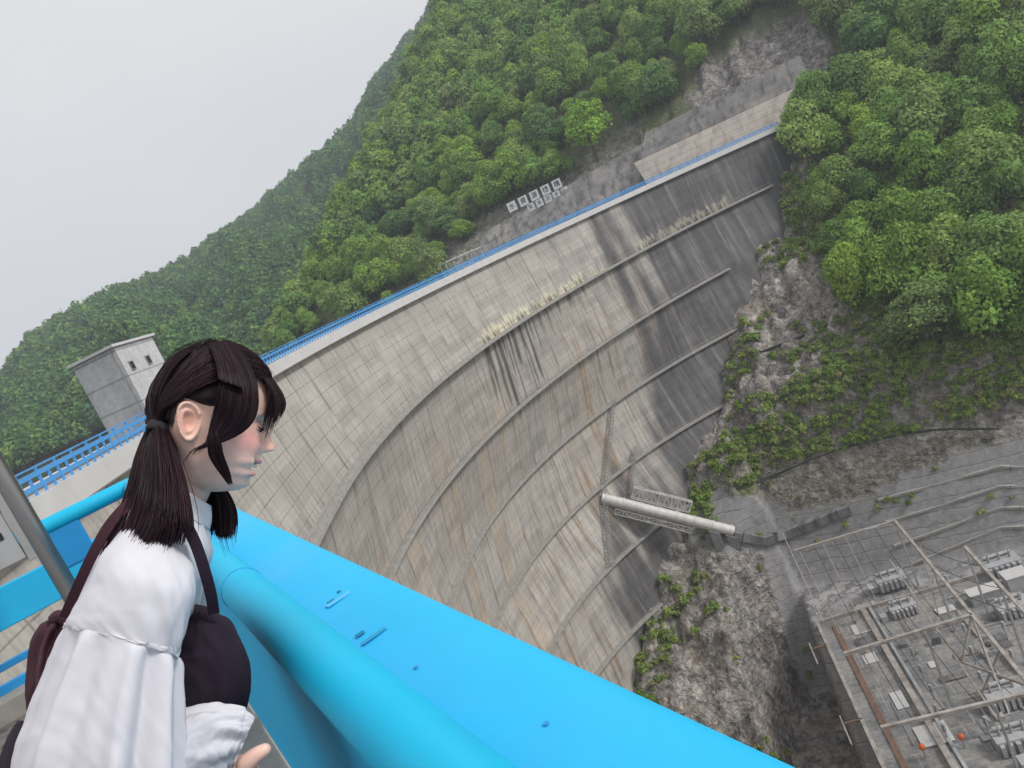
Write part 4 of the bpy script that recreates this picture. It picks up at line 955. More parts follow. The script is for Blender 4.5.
for k, (z, tt) in enumerate([(-.62, tb-.03), (-.66, tb-.03)]):
    mb = MB(); c = L(.112, tt, z); mb.tube([c, c-SP*.012], .009, 6); ad(mb, 'bolt', M_RAIL3)
# the railing that closes the platform on the far side
r2 = thing('metal_railing', 'blue railing with round top rail and flat bands closing the platform behind the woman', 'railing', tuple(L(-3, 5.6, FLOOR)))
ad = rl(r2)
mb = MB(); mb.tube([L(a, 5.6, PZ) for a in np.linspace(.14, -6.5, 14)], .052, 24); ad(mb, 'top_rail', M_RAIL)
for nm, z0, z1, th in (('upper_band', -.66, -.90, .05), ('middle_strip', -1.075, -1.12, .03), ('lower_strip', -1.19, -1.265, .04)):
    mb = MB(); mb.box(L(-3.2, 5.6, (z0+z1)/2), SP*6.6, DP*th, Z3*(z0-z1)); ad(mb, nm, M_RAIL3 if z0 < -1 else M_RAIL2, .008)
for x in (66, -150, -420):
    d = ray(x, 545); k = 5.6/(d@DP); a = (d*k)@SP
    mb = MB(); mb.box(L(a, 5.605, -.60), SP*.26, DP*.075, Z3*.30); ad(mb, 'post_head', M_RAIL3, .012)
    mb = MB(); mb.box(L(a, 5.62, -1.0), SP*.07, DP*.05, Z3*.75); ad(mb, 'post', M_RAIL3, .008)
# steel lamp post with a notice, at the far left
def lamp():
    top = ray(-22, 405); bot = ray(40, 540); k = 4.6/(bot@DP); B = bot*k
    st = bpy.data.materials.new('brushed_steel'); t = NT(st); t.b.inputs['Base Color'].default_value = (.30, .29, .28, 1); t.b.inputs['Metallic'].default_value = .9; t.l(t.ramp(t.noise(30, 4, stretch=(1, 1, .05)), [(.3, .25), (.7, .5)]), t.b.inputs['Roughness'])
    root = thing('steel_post', 'round brushed steel post standing at the far left edge of the platform', 'post', (B[0], B[1], FLOOR))
    mb = MB(); mb.tube([(0, 0, 0), (0, 0, 1.6), (0, 0, 3.2)], .045, 20); mb.build('shaft', st, root)
    mb = MB(); mb.tube([(0, 0, .0), (0, 0, .025)], .10, 20); mb.build('base_flange', st, root)
    # notice board behind the post
    pos = lambda x, y, t0=5.05: (lambda d: d*(t0/(d@DP)))(ray(x, y))
    c = pos(27, 557); up = Z3; rt = SP
    rb = thing('notice_board', 'light grey notice board with dark characters at the far left, behind the steel post', 'sign', tuple(c))
    w, h = .9, .62; cen = -rt*w/2+up*h/2
    mb = MB(); mb.box(cen, rt*w, up*h, DP*.03); mb.build('board', mat('pale_grey_panel', (.42, .42, .42), (.37, .37, .37), 3, .5), rb, .006)
    mb = MB(); mb.box(rt*.03+up*h/2, rt*.05, up*(h+.05), DP*.05); mb.build('frame', M_GALV, rb, .004)
    mb = MB(); mb.box(-rt*.45-up*.05+DP*.16, rt*.06, up*.2, DP*.5); mb.build('wall_bracket', M_GALV, rb)
    cu = bpy.data.curves.new('tt', 'FONT'); cu.body = '日'; cu.size = .15; cu.align_x = 'CENTER'; cu.align_y = 'CENTER'; cu.extrude = .003; cu.offset = .004
    tmp = bpy.data.objects.new('tmp', cu); COL.objects.link(tmp); bpy.context.view_layer.update(); me = bpy.data.meshes.new_from_object(tmp.evaluated_get(bpy.context.evaluated_depsgraph_get())); bpy.data.objects.remove(tmp); me.materials.clear()
    o = link('lettering', me, M_INK, rb); p = -rt*.175+up*.165-DP*.018
    o.matrix_local = Matrix(((rt[0], 0, -DP[0], p[0]), (rt[1], 0, -DP[1], p[1]), (0, 1, 0, p[2]), (0, 0, 0, 1)))
    mb = MB(); mb.box(-rt*.065+up*.165-DP*.018, rt*.04, up*.04, DP*.006); mb.build('lettering', M_INK, rb)
lamp()
# ------------------------------------------------------------------ gate house on the crest
def gate_house():
    def gp(x, y, dist): d = ray(x, y); return d/np.hypot(d[0], d[1])*dist
    C = gp(142, 400, 62); A = gp(90, 400, 65.4); B = gp(177, 385, 67)
    C[2] = A[2] = B[2] = 0; D_ = A+B-C; zt, zb = 4.3, -2.0
    root = thing('gate_house', 'small plain grey concrete gate house with thin pale roof slab on the dam crest', 'building', (C[0], C[1], zb)); inv = Matrix.Translation(-Vector(root.location))
    M_GH = conc_wall_mat('gate_house_concrete', (.60, .60, .60), (.55, .55, .555), (.48, .48, .48))
    cen = (A+B)/2; u = A-C; v = B-C
    mb = MB(); mb.box(cen+Z3*(zt+zb)/2, u, v, Z3*(zt-zb)); o = mb.build('wall', M_GH, root); o.matrix_parent_inverse = inv
    mb = MB(); mb.box(cen+Z3*(zt+.13), u*1.09, v*1.13, Z3*.2); o = mb.build('roof', M_FASC, root, .02); o.matrix_parent_inverse = inv
    un = u/np.linalg.norm(u); vn = v/np.linalg.norm(v)
    mb = MB(); mb.box(C+un*.15-vn*.03+Z3*(zt+zb)/2+un*.3, un*.12, vn*.1, Z3*(zt-zb)*.98); o = mb.build('downpipe', M_GALV, root); o.matrix_parent_inverse = inv
    M_WIN = mat('dark_window_glass', (.03, .04, .05), None, 3, .15)
    for f, w in ((.18, .5), (.62, .5)):
        c = C+v*f-un*.04+Z3*(zt-1.6); mb = MB(); mb.box(c, vn*w*1.25, un*.10, Z3*.72); fr = mb.build('window', M_GALV, root); fr.matrix_parent_inverse = inv
        mb = MB(); mb.box(c-un*.03, vn*w, un*.08, Z3*.55); o = mb.build('pane', M_WIN, fr)
gate_house()
# glazed shelter frame on the crest road
def crest_pt(x, y, off): d = ray(x, y); az = math.atan2(d[0], d[1]); t = np.arange(20, 320, .25); X = t*math.sin(az); Y = t*math.cos(az); th = np.arctan2(Y-AX[1], AX[0]-X); g = np.hypot(Y-AX[1], X-AX[0])-Rad(th, 3.0)-off; k = np.where(g > 0)[0][0]; return np.array([X[k], Y[k], 0])
def shelter():
    p, q = crest_pt(442, 270, 5.0), crest_pt(477, 255, 5.0); root = thing('steel_shelter', 'small pale steel frame shelter standing on the dam crest beside the blue railing', 'shelter', (p[0], p[1], -2)); inv = Matrix.Translation(-Vector(root.location))
    d = q-p; n = np.cross(d, Z3); n /= np.linalg.norm(n); M_P = mat('pale_frame', (.62, .62, .62), None, 3, .5)
    mb = MB(); mb.box((p+q)/2+n*.7+Z3*.75, d*1.02, n*2.0, Z3*.14); o = mb.build('roof', M_P, root); o.matrix_parent_inverse = inv
    for k in range(6):
        c = p+d*k/5; mb = MB(); mb.bar(c-Z3*2, c+Z3*.7, .14); o = mb.build('post', M_P, root); o.matrix_parent_inverse = inv
        mb = MB(); mb.bar(c+n*1.4-Z3*2, c+n*1.4+Z3*.7, .12); o = mb.build('post', M_P, root); o.matrix_parent_inverse = inv
shelter()
# ------------------------------------------------------------------ the woman leaning over the rail
TD = 1.2
def Wp(x, y, c=0.0): return ray(x, y)*(TD-c)
def cat(P, n):
    """Catmull-Rom resample of rows"""
    P = np.asarray(P, float); m = len(P); Q = np.vstack([2*P[0]-P[1], P, 2*P[-1]-P[-2]]); o = []
    for t in np.linspace(0, m-1-1e-6, n):
        i = int(t); f = t-i; a, b, c, d = Q[i:i+4]; o.append(.5*((2*b)+(-a+c)*f+(2*a-5*b+4*c-d)*f*f+(-a+3*b-3*c+d)*f**3))
    return np.array(o)
def loft(rings, n=40, m=48, fold=None, cap=True):
    """rings: (x, y, c, half width px, half depth m) -> verts, quads"""
    Rg = cat(rings, n); V = []
    for i, (x, y, c, w, dp) in enumerate(Rg):
        a = Rg[max(i-1, 0)]; b = Rg[min(i+1, n-1)]; t = b[:2]-a[:2]; t /= np.linalg.norm(t)+1e-9; nx, ny = -t[1], t[0]
        n2 = (nx*Rv-ny*Uv)*(TD-c)/FPX; vd = -ray(x, y); vd /= np.linalg.norm(vd); C = Wp(x, y, c)
        ph = np.arange(m)/m*2*math.pi; s = np.ones(m)
        if fold is not None: s = s+fold(i/(n-1), ph)
        V.append(C+np.outer(np.cos(ph)*w*s, n2)+np.outer(np.sin(ph)*dp*s, vd))
    V = np.concatenate(V); Q = grid_q(n, m, True)
    if cap:
        V = np.vstack([V, V[:m].mean(0), V[-m:].mean(0)]); k = n*m
        Q = np.vstack([Q, [[(j+1) % m, j, k, k] for j in range(m)], [[(n-1)*m+j, (n-1)*m+(j+1) % m, k+1, k+1] for j in range(m)]])
    return V, Q
def loft_obj(name, rings, mt, parent, n=40, m=48, fold=None, solid=0, sub=0, cap=True):
    V, Q = loft(rings, n, m, fold, cap); me = bpy.data.meshes.new(name); me.from_pydata(V.tolist(), [], [tuple(dict.fromkeys(q)) for q in Q.tolist()])
    me.polygons.foreach_set('use_smooth', [True]*len(me.polygons)); bm = bmesh.new(); bm.from_mesh(me); bmesh.ops.recalc_face_normals(bm, faces=bm.faces); bm.to_mesh(me); bm.free()
    o = link(name, me, mt, parent)
    if parent is not None: o.matrix_parent_inverse = PINV
    if solid: q = o.modifiers.new('s', 'SOLIDIFY'); q.thickness = solid
    if sub: q = o.modifiers.new('sub', 'SUBSURF'); q.levels = sub; q.render_levels = sub
    return o
# head frame
HC = Wp(205, 418); hv = HC/np.linalg.norm(HC); Hs = -hv
ef = .9887*Rv-.1495*Uv; Hf = ef-hv*(ef@hv); Hf /= np.linalg.norm(Hf); Hu = np.cross(Hs, Hf)
if Hu@Uv < 0: Hu = -Hu
def Hd(f, u, s): return HC+np.multiply.outer(f, Hf)+np.multiply.outer(u, Hu)+np.multiply.outer(s, Hs)
def lerp(u, tab): t = np.array(sorted(tab)); return np.interp(u, t[:, 0], t[:, 1])
def smooth_tab(u, tab, k=.004): return sum(lerp(u+o*k, tab) for o in (-1, -.5, 0, .5, 1))/5
FF = [(.116, .0), (.112, .03), (.105, .048), (.09, .070), (.07, .086), (.05, .094), (.03, .097), (.012, .093), (-.005, .088), (-.02, .088), (-.034, .0885), (-.041, .089), (-.050, .091), (-.0555, .0935), (-.060, .091), (-.0665, .084), (-.073, .086), (-.078, .0865), (-.081, .080), (-.088, .0795), (-.095, .079), (-.102, .070), (-.107, .056), (-.110, .035)]
FB = [(.116, -.005), (.112, -.03), (.105, -.048), (.09, -.067), (.07, -.080), (.04, -.089), (.01, -.088), (-.02, -.078), (-.05, -.058), (-.08, -.032), (-.1, -.008), (-.110, .012)]
HW = [(.116, .006), (.112, .028), (.105, .044), (.09, .059), (.07, .068), (.04, .074), (.01, .074), (-.02, .069), (-.04, .064), (-.06, .058), (-.075, .051), (-.09, .041), (-.102, .029), (-.110, .014)]
def head_mesh(nu=150, nv=160):
    u = np.linspace(.116, -.110, nu)
    ph = np.arange(nv)/nv*2*math.pi; U, PH = np.meshgrid(u, ph, indexing='ij')
    ff = smooth_tab(U, FF, .002); fb = smooth_tab(U, FB); hw = smooth_tab(U, HW); cf = (ff*.35+fb*.65)
    cs, sn = np.cos(PH), np.sin(PH); sq = .86
    F = cf+np.where(cs > 0, (ff-cf)*np.abs(cs)**sq, -(cf-fb)*np.abs(cs)**sq); S = hw*np.sign(sn)*np.abs(sn)**sq
    fr = (cs > 0); g = lambda s0, u0, ws, wu: np.exp(-((np.abs(S)-s0)/ws)**2-((U-u0)/wu)**2)
    # nose
    nb = lerp(U, [(.02, 0), (.010, .001), (.0, .006), (-.012, .013), (-.022, .0195), (-.029, .0235), (-.034, .022), (-.039, .012), (-.043, .002), (-.047, 0)])
    nw = lerp(U, [(.02, .006), (0, .0075), (-.02, .0105), (-.033, .014), (-.04, .013)])
    F = F+fr*nb*np.exp(-(np.abs(S)/nw)**2.2); F = F+fr*.007*g(.0115, -.035, .006, .0065)
    # eye sockets, lids, cheeks, lips, chin
    F = F-fr*.011*g(.030, .004, .017, .011); F = F+fr*.0095*g(.031, -.001, .0125, .0085); F = F+fr*.004*g(.030, .017, .018, .006)
    F = F+fr*.010*g(.036, -.030, .017, .015); F = F-fr*.005*g(.024, -.040, .006, .012)
    lipm = np.exp(-(np.abs(S)/.021)**4)
    F = F+fr*.0035*lipm*np.exp(-((U+.0565)/.0035)**2)+fr*.004*lipm*np.exp(-((U+.0765)/.0042)**2)
    mu = -.0665+.010*(np.abs(S)/.024)**2
    F = F-fr*.018*np.exp(-(np.abs(S)/.0275)**6)*np.exp(-((U-mu)/.0046)**2)
    F = F+fr*.004*g(0, -.093, .013, .009)
    F = np.where(F < 0, F*.77, F); U2 = np.where(U > .045, .045+(U-.045)*.84, U)
    V = Hd(F.ravel(), U2.ravel(), S.ravel())
    return V, U, F, S
def ear_mesh(side):
    n, m = 26, 48; rho = np.linspace(0.02, 1, n); ph = np.arange(m)/m*2*math.pi; RR, PH = np.meshgrid(rho, ph, indexing='ij')
    a = .0175*(1+.16*np.sin(PH)); b = .031
    X = RR*np.cos(PH)*a*(1+.12*np.cos(PH)); Y = RR*np.sin(PH)*b
    front = (np.cos(PH) > 0)*np.cos(PH)
    h = .004+.0075*np.exp(-((RR-.86)/.10)**2)*(1-.75*front*(np.sin(PH) < .3))+.0055*np.exp(-((RR-.50)/.12)**2)*(1-.8*front)-.007*np.exp(-(RR/.30)**2)-.0015
    h = h*(1-.2*np.exp(-((Y+.026)/.006)**2)); h = np.where(RR > .97, -.002, h)+.0045*(-np.cos(PH))*RR
    F0, U0_, S0 = -.022, -.008, .0705
    F = F0+X*math.cos(.2)+Y*math.sin(-.2); Uq = U0_+Y*math.cos(.2)-X*math.sin(-.2)*.5; S = S0+h+.004*RR
    V = Hd(F.ravel(), Uq.ravel(), (S*side).ravel()); Fb = Hd((F*.85+F0*.15).ravel(), (Uq*.85+U0_*.15).ravel(), (side*(S0-.012))*np.ones(n*m))
    V = np.vstack([V, Fb]); Q = grid_q(n, m, True); k = n*m
    ring = np.array([[(n-1)*m+j, (n-1)*m+(j+1) % m, k+(n-1)*m+(j+1) % m, k+(n-1)*m+j] for j in range(m)])
    c1 = list(range(m)); Q = np.vstack([Q, Q[:, ::-1]+k, ring]); return V, Q, c1
def skin_chain(pts, edges, rads, sub=2):
    me = bpy.data.meshes.new('sk'); me.from_pydata([tuple(p) for p in pts], edges, []); o = bpy.data.objects.new('sk', me); COL.objects.link(o)
    o.modifiers.new('s', 'SKIN'); 
    if not me.skin_vertices: 
        bm = bmesh.new(); bm.from_mesh(me); bm.verts.layers.skin.verify(); bm.to_mesh(me); bm.free()
    for i, r in enumerate(rads): d = me.skin_vertices[0].data[i]; d.radius = (r, r) if not hasattr(r, '__len__') else r; d.use_root = (i == 0)
    q = o.modifiers.new('b', 'SUBSURF'); q.levels = sub; q.render_levels = sub; bpy.context.view_layer.update()
    ev = o.evaluated_get(bpy.context.evaluated_depsgraph_get()); m2 = bpy.data.meshes.new_from_object(ev); bpy.data.objects.remove(o)
    V = np.array([v.co for v in m2.vertices]); Fc = [tuple(p.vertices) for p in m2.polygons]; return V, Fc
VS, FS = [], []
def addm(V, Fc):
    b = sum(len(v) for v in VS); VS.append(np.asarray(V)); FS.extend([tuple(int(b+i) for i in f) for f in Fc])
hv_, HU, HF, HS = head_mesh(); addm(hv_, [tuple(q) for q in grid_q(150, 160, True)]+[tuple(range(160))[::-1], tuple(149*160+j for j in range(160))])
for sd_ in (1, -1):
    V, Q, c1 = ear_mesh(sd_); k = 26*48; addm(V, [tuple(q) for q in Q]+[tuple(c1)[::-1], tuple(k+j for j in c1)])
down = np.array([0, 0, -1.0]); PEL = Wp(62, 772); fwd = SP*.95+DP*.1; fwd /= np.linalg.norm(fwd); side = np.cross(fwd, Z3)
if side@(-PEL) < 0: side = -side
B = [PEL, Wp(98, 708), Wp(133, 632), Wp(158, 566), Wp(176, 512, -.005), Wp(190, 478, -.005), Wp(204, 440)]
rads = [.115, .09, .095, .068, .040, .040, .05]; E = [(i, i+1) for i in range(6)]
def chain(start, pts, rs):
    p = start
    for q, r in zip(pts, rs): B.append(q); rads.append(r); E.append((p, len(B)-1)); p = len(B)-1
    return p
chain(3, [Wp(152, 566, .125), Wp(120, 660, .17), Wp(100, 740, .19), Wp(165, 760, .16), Wp(232, 762, .115)], [.034, .038, .036, .034, .024])
chain(3, [Wp(168, 556, -.14), Wp(170, 640, -.20), Wp(168, 690, -.22), Wp(188, 700, -.20), Wp(206, 690, -.24)], [.045, .040, .036, .032, .023])
hgt = PEL[2]-FLOOR
for sg in (1, -1):
    hip = PEL+side*.085*sg+down*.06; knee = hip+down*(hgt*.47-.06)+fwd*.05; ank = knee+down*(hgt*.53-.075)-fwd*.05; toe = ank+fwd*.15+down*.035
    chain(0, [hip, knee, ank, toe], [.085, .055, .036, .03])
V, Fc = skin_chain(B, E, rads); addm(V, Fc)
# near hand: palm, four fingers, thumb
def hand(wr, pd, spread, th_pts, curl, sc=1.0):
    """wr wrist, pd palm direction, spread direction across the knuckles, curl direction of bending"""
    pd = pd/np.linalg.norm(pd); spread = spread/np.linalg.norm(spread); curl = curl/np.linalg.norm(curl)
    for k, (o, ln) in enumerate(((-.030, .066), (-.010, .075), (.010, .070), (.029, .055))):
        k0 = wr+pd*.02+spread*o*.45; k1 = wr+pd*(.082-.004*abs(k-1))+spread*o; a = k1+pd*ln*.42+curl*ln*.22; b = a+pd*ln*.22+curl*ln*.27; c = b+pd*ln*.08+curl*ln*.24
        V, Fc = skin_chain([k1, k0, a, b, c], [(0, 1), (0, 2), (2, 3), (3, 4)], [.0125, .014, .0092, .0084, .0072]); addm(V, Fc)
    V, Fc = skin_chain([wr+pd*.045, wr-pd*.01, wr+pd*.078, wr+pd*.05+spread*.018, wr+pd*.05-spread*.018], [(0, 1), (0, 2), (0, 3), (0, 4)], [.019, .021, .014, .015, .015]); addm(V, Fc)
    V, Fc = skin_chain(th_pts, [(i, i+1) for i in range(len(th_pts)-1)], [.016, .013, .011, .008][:len(th_pts)]); addm(V, Fc)
w0 = Wp(234, 764, .115); pdn = Wp(268, 800, .10)-w0
hand(w0, pdn, Wp(236, 766, .2)-Wp(236, 766, .0)+(Wp(228, 780)-Wp(236, 766))*.5, [Wp(241, 770, .125), Wp(249, 760, .13), Wp(260, 752, .13), Wp(272, 746, .126)], down+np.array([.2, 0, 0]))
w1 = Wp(206, 690, -.24); hand(w1, DP+SP*.25, SP, [w1+Z3*.005, w1+DP*.04-SP*.02, w1+DP*.07-SP*.03], down)
V = np.vstack(VS); me = bpy.data.meshes.new('body_raw'); me.from_pydata(V.tolist(), [], FS); ob = bpy.data.objects.new('body_raw', me); COL.objects.link(ob)
bm = bmesh.new(); bm.from_mesh(me); bmesh.ops.recalc_face_normals(bm, faces=bm.faces); bm.to_mesh(me); bm.free()
q = ob.modifiers.new('r', 'REMESH'); q.mode = 'VOXEL'; q.voxel_size = .0021; q.use_smooth_shade = True
q2 = ob.modifiers.new('sm', 'SMOOTH'); q2.factor = .35; q2.iterations = 2
bpy.context.view_layer.update(); bme = bpy.data.meshes.new_from_object(ob.evaluated_get(bpy.context.evaluated_depsgraph_get())); bpy.data.objects.remove(ob)
bme.name = 'body'; bme.polygons.foreach_set('use_smooth', [True]*len(bme.polygons))
VB = np.zeros(len(bme.vertices)*3, np.float32); bme.vertices.foreach_get('co', VB); VB = VB.reshape(-1, 3).astype(float); q_ = VB-HC; bf, bu, bs = q_@Hf, q_@Hu, q_@Hs; ab = abs(bs)
skin = np.ones((len(VB), 3))*[.90, .58, .47]
def blend(C, w, col): return C*(1-w[:, None])+np.array(col)*w[:, None]
head_m = (q_**2).sum(1) < .16**2
skin = blend(skin, head_m*.62*np.exp(-((ab-.048)/.018)**2-((bu+.022)/.018)**2)*(bf > .02), [.80, .30, .30])
skin = blend(skin, head_m*.35*np.exp(-((bf-.108)/.012)**2-((bu+.03)/.012)**2), [.68, .30, .27])
mu = -.0665+.010*(ab/.024)**2; lp = head_m*(bf > .060)*np.exp(-(ab/.0265)**6)
skin = blend(skin, lp*np.clip(np.exp(-((bu+.0562)/.0040)**4)+np.exp(-((bu+.0765)/.0045)**4), 0, 1)*.85, [.66, .22, .22])
skin = blend(skin, lp*np.exp(-((bu-mu)/.0042)**4)*.95, [.10, .02, .02])
skin = blend(skin, head_m*.5*np.exp(-((bf+.022)/.014)**2-((bu+.008)/.016)**2)*(ab > .066), [.62, .25, .19])
skin = blend(skin, head_m*.45*np.exp(-((ab-.031)/.016)**2-((bu-.006)/.006)**2)*(bf > .06), [.66, .36, .30])
hc_ = np.array(q_); up_ = head_m*sstep(.03, .045, bu-np.maximum(0, bf-.03)*1.1)*(1-sstep(.060, .072, bf)*(bu < .07)); up_ = np.maximum(up_, head_m*(bf < -.04)*sstep(-.03, -.015, bu)*1.0)
skin = blend(skin, up_, [.016, .009, .012])
M_SKIN = bpy.data.materials.new('skin'); t = NT(M_SKIN); a = t.n('ShaderNodeAttribute', attribute_name='tone').outputs['Color']
t.l(t.mix(1.0, a, t.ramp(t.noise(90, 4), [(.3, .93), (.7, 1.05)]), 'MULTIPLY'), t.b.inputs['Base Color']); t.b.inputs['Roughness'].default_value = .5; t.b.inputs['Subsurface Weight'].default_value = .25; t.b.inputs['Subsurface Radius'].default_value = (.012, .005, .003); t.b.inputs['Subsurface Scale'].default_value = 1.0
t.bump(t.noise(500, 3), .08, .0005)
set_col(bme, 'tone', skin)
woman = thing('person', 'woman with low dark pigtails, white wide-sleeved blouse and dark pinafore, leaning over the blue rail and looking down', 'person', (PEL[0], PEL[1], FLOOR))
woman['label'] = 'woman with low dark pigtails, white blouse and dark pinafore leaning over the blue rail'
PINV = Matrix.Translation(-Vector(woman.location))
body = link('body', bme, M_SKIN, woman); body.matrix_parent_inverse = PINV
print('body verts', len(VB))
def pch(mb_or_me, name, m, par=None):
    o = mb_or_me.build(name, m, woman) if isinstance(mb_or_me, MB) else link(name, mb_or_me, m, woman)
    o.matrix_parent_inverse = PINV
    return o
# ---- face pieces
M_HAIR = bpy.data.materials.new('dark_brown_hair'); t = NT(M_HAIR); hr = t.n('ShaderNodeAttribute', attribute_name='hr').outputs['Fac']
t.l(t.ramp(hr, [(0, (.012, .006, .009)), (.6, (.024, .011, .015)), (1, (.055, .024, .030))]), t.b.inputs['Base Color']); t.b.inputs['Roughness'].default_value = .5; t.b.inputs['Specular IOR Level'].default_value = .22
M_LASH = mat('lash', (.02, .012, .012), None, 5, .6); M_TEETH = mat('teeth', (.80, .78, .74), None, 5, .3)
def face_curve(name, pts, r, m):
    for sg in (1, -1):
        mb = MB(); P = cat(pts, 14); rr = r*np.sin(np.linspace(.25, math.pi-.12, 14)); mb.tube([Hd(p[0], p[1], p[2]*sg) for p in P], rr, 7); pch(mb, name, m)
def surf_f(u, s):
    """front surface of the finished face at (u, s)"""
    sel = head_m & (bf > .03); d2 = (bu-u)**2+(bs-s)**2; d2 = np.where(sel, d2, 9); k = np.argsort(d2)[:6]; return float(np.max(bf[k]))
def facept(u, s, off=.001): return (surf_f(u, s)+off, u, s)
face_curve('eyelash', [facept(-.0005, .018, .001), facept(-.0035, .024, .0015), facept(-.0045, .031, .002), facept(-.0030, .038, .0025), facept(.0015, .0445, .003)], .0019, M_LASH)
face_curve('eye', [facept(-.0045, .022, -.0002), facept(-.0065, .030, .0004), facept(-.0050, .038, .0010)], .0013, mat('eye_dark', (.03, .02, .02), None, 5, .2))
face_curve('lower_lid', [facept(-.006, .022, .0003), facept(-.0085, .030, .0003), facept(-.006, .040, .0004)], .0007, M_LASH)
face_curve('eyebrow', [facept(.0185, .014, .0006), facept(.0235, .024, .0008), facept(.0245, .034, .0008), facept(.019, .046, .0008)], .0016, M_LASH)
mb = MB(); P = [Hd(.0870-.9*s*s*16, -.0632+.3*s*s*12, s) for s in np.linspace(-.019, .019, 15)]; mb.tube(P, .0026, 8); pch(mb, 'teeth', M_TEETH)
# ---- hair
HEC = np.array([.012, .013, 0]); HEA = np.array([.079, .094, .080])
def hell(dirs, off=.0):
    d = dirs/np.linalg.norm(dirs, axis=-1, keepdims=True); r = 1/np.sqrt(((d/HEA)**2).sum(-1)); P = HEC+d*(r+off)[..., None]; return P
def hw(P): return HC+P[..., 0:1]*Hf+P[..., 1:2]*Hu+P[..., 2:3]*Hs
def strands(name, paths, rad, seed=0, hv=None, par=None):
    """paths: (n, k, 3) world; three-sided tapering hairs in one mesh"""
    rng = np.random.default_rng(seed); n, k, _ = paths.shape; T_ = np.gradient(paths, axis=1); T_ /= np.linalg.norm(T_, axis=2, keepdims=True)+1e-12
    A = np.cross(T_, np.array([.3, .5, .81])); A /= np.linalg.norm(A, axis=2, keepdims=True)+1e-12; Bn = np.cross(T_, A)
    pr = np.sin(np.linspace(.45, math.pi-.10, k))**.6*rad; V = []
    for j in range(3): a = 2*math.pi*j/3; V.append(paths+(math.cos(a)*A+math.sin(a)*Bn)*pr[None, :, None])
    V = np.stack(V, 2).reshape(-1, 3); q = grid_q(k, 3, True); Q = (q[None]+(np.arange(n)*k*3)[:, None, None]).reshape(-1, 4)
    me = mesh_np(name, V, Q, True); h = rng.random(n)**1.6 if hv is None else hv; set_f(me, 'hr', np.repeat(h, k*3)); return pch(me, name, M_HAIR)
def guide_fill(gs, n, k, jit, seed, clump=.5, depth=.012, tr=.42):
    """gs: list of guide polylines in (px, py, c); blend between neighbours"""
    rng = np.random.default_rng(seed); G = np.array([cat(g, k) for g in gs]); out = []
    ncl = max(6, n//22); cw = rng.random(ncl); cj = rng.normal(size=(ncl, 3)); 
    for i in range(n):
        c = rng.integers(ncl); w = cw[c]*clump+rng.random()*(1-clump); w = np.clip(w+rng.normal()*.02, 0, 1)*(len(gs)-1); a = min(int(w), len(gs)-2); f = w-a
        g = G[a]*(1-f)+G[a+1]*f; tt = np.linspace(0, 1, k)[:, None]
        off = np.array([jit, jit, depth])*(cj[c]*.5+rng.normal(size=3)*.6)*(.35+.9*tt)+np.array([jit, jit, 0])*.35*np.sin(tt*rng.uniform(2, 7)+rng.uniform(0, 6))
        ln = 1.04-tr*rng.random()**1.6; P = g+off; m_ = max(2, int(k)); idx = np.linspace(0, min(1, ln)*(k-1), k); P = np.stack([np.interp(idx, np.arange(k), P[:, j]) for j in range(3)], -1)
        out.append(np.array([Wp(*p) for p in P]))
    return np.array(out)
# dark cap under the strands
def cap():
    n, m = 60, 90; th = np.linspace(0.0001, math.pi, n); ph = np.arange(m)/m*2*math.pi; TH, PH = np.meshgrid(th, ph, indexing='ij')
    d = np.stack([np.sin(TH)*np.cos(PH), np.cos(TH), np.sin(TH)*np.sin(PH)], -1).reshape(-1, 3); P = hell(d, .008); f, u, s = P.T
    # hairline: face side pulled in under the skin
    face = (f > .046+.012*sstep(.05, .09, u)) & (u < .080); low = (u < -.02) & (f > -.05); ear = (f > -.042) & (f < .048) & (u < .018+.2*np.maximum(0, f)) & (u > -.5)
    low2 = (u < -.045-.6*(f+.08)); mk = ~(face | low | ear | low2); w = mk.reshape(n, m).astype(float)
    for _ in range(3): w = (np.roll(w, 1, 1)+np.roll(w, -1, 1)+np.vstack([w[:1], w[:-1]])+np.vstack([w[1:], w[-1:]])+w)/5
    off = .009*w-.030*(1-w); P = hell(d, off.ravel()); me = mesh_np('hair_cap', hw(P), grid_q(n, m, True), True); set_f(me, 'hr', np.full(n*m, .12)); pch(me, 'hair_cap', M_HAIR)
cap()
TIE = np.array([-.060, -.022, .050])
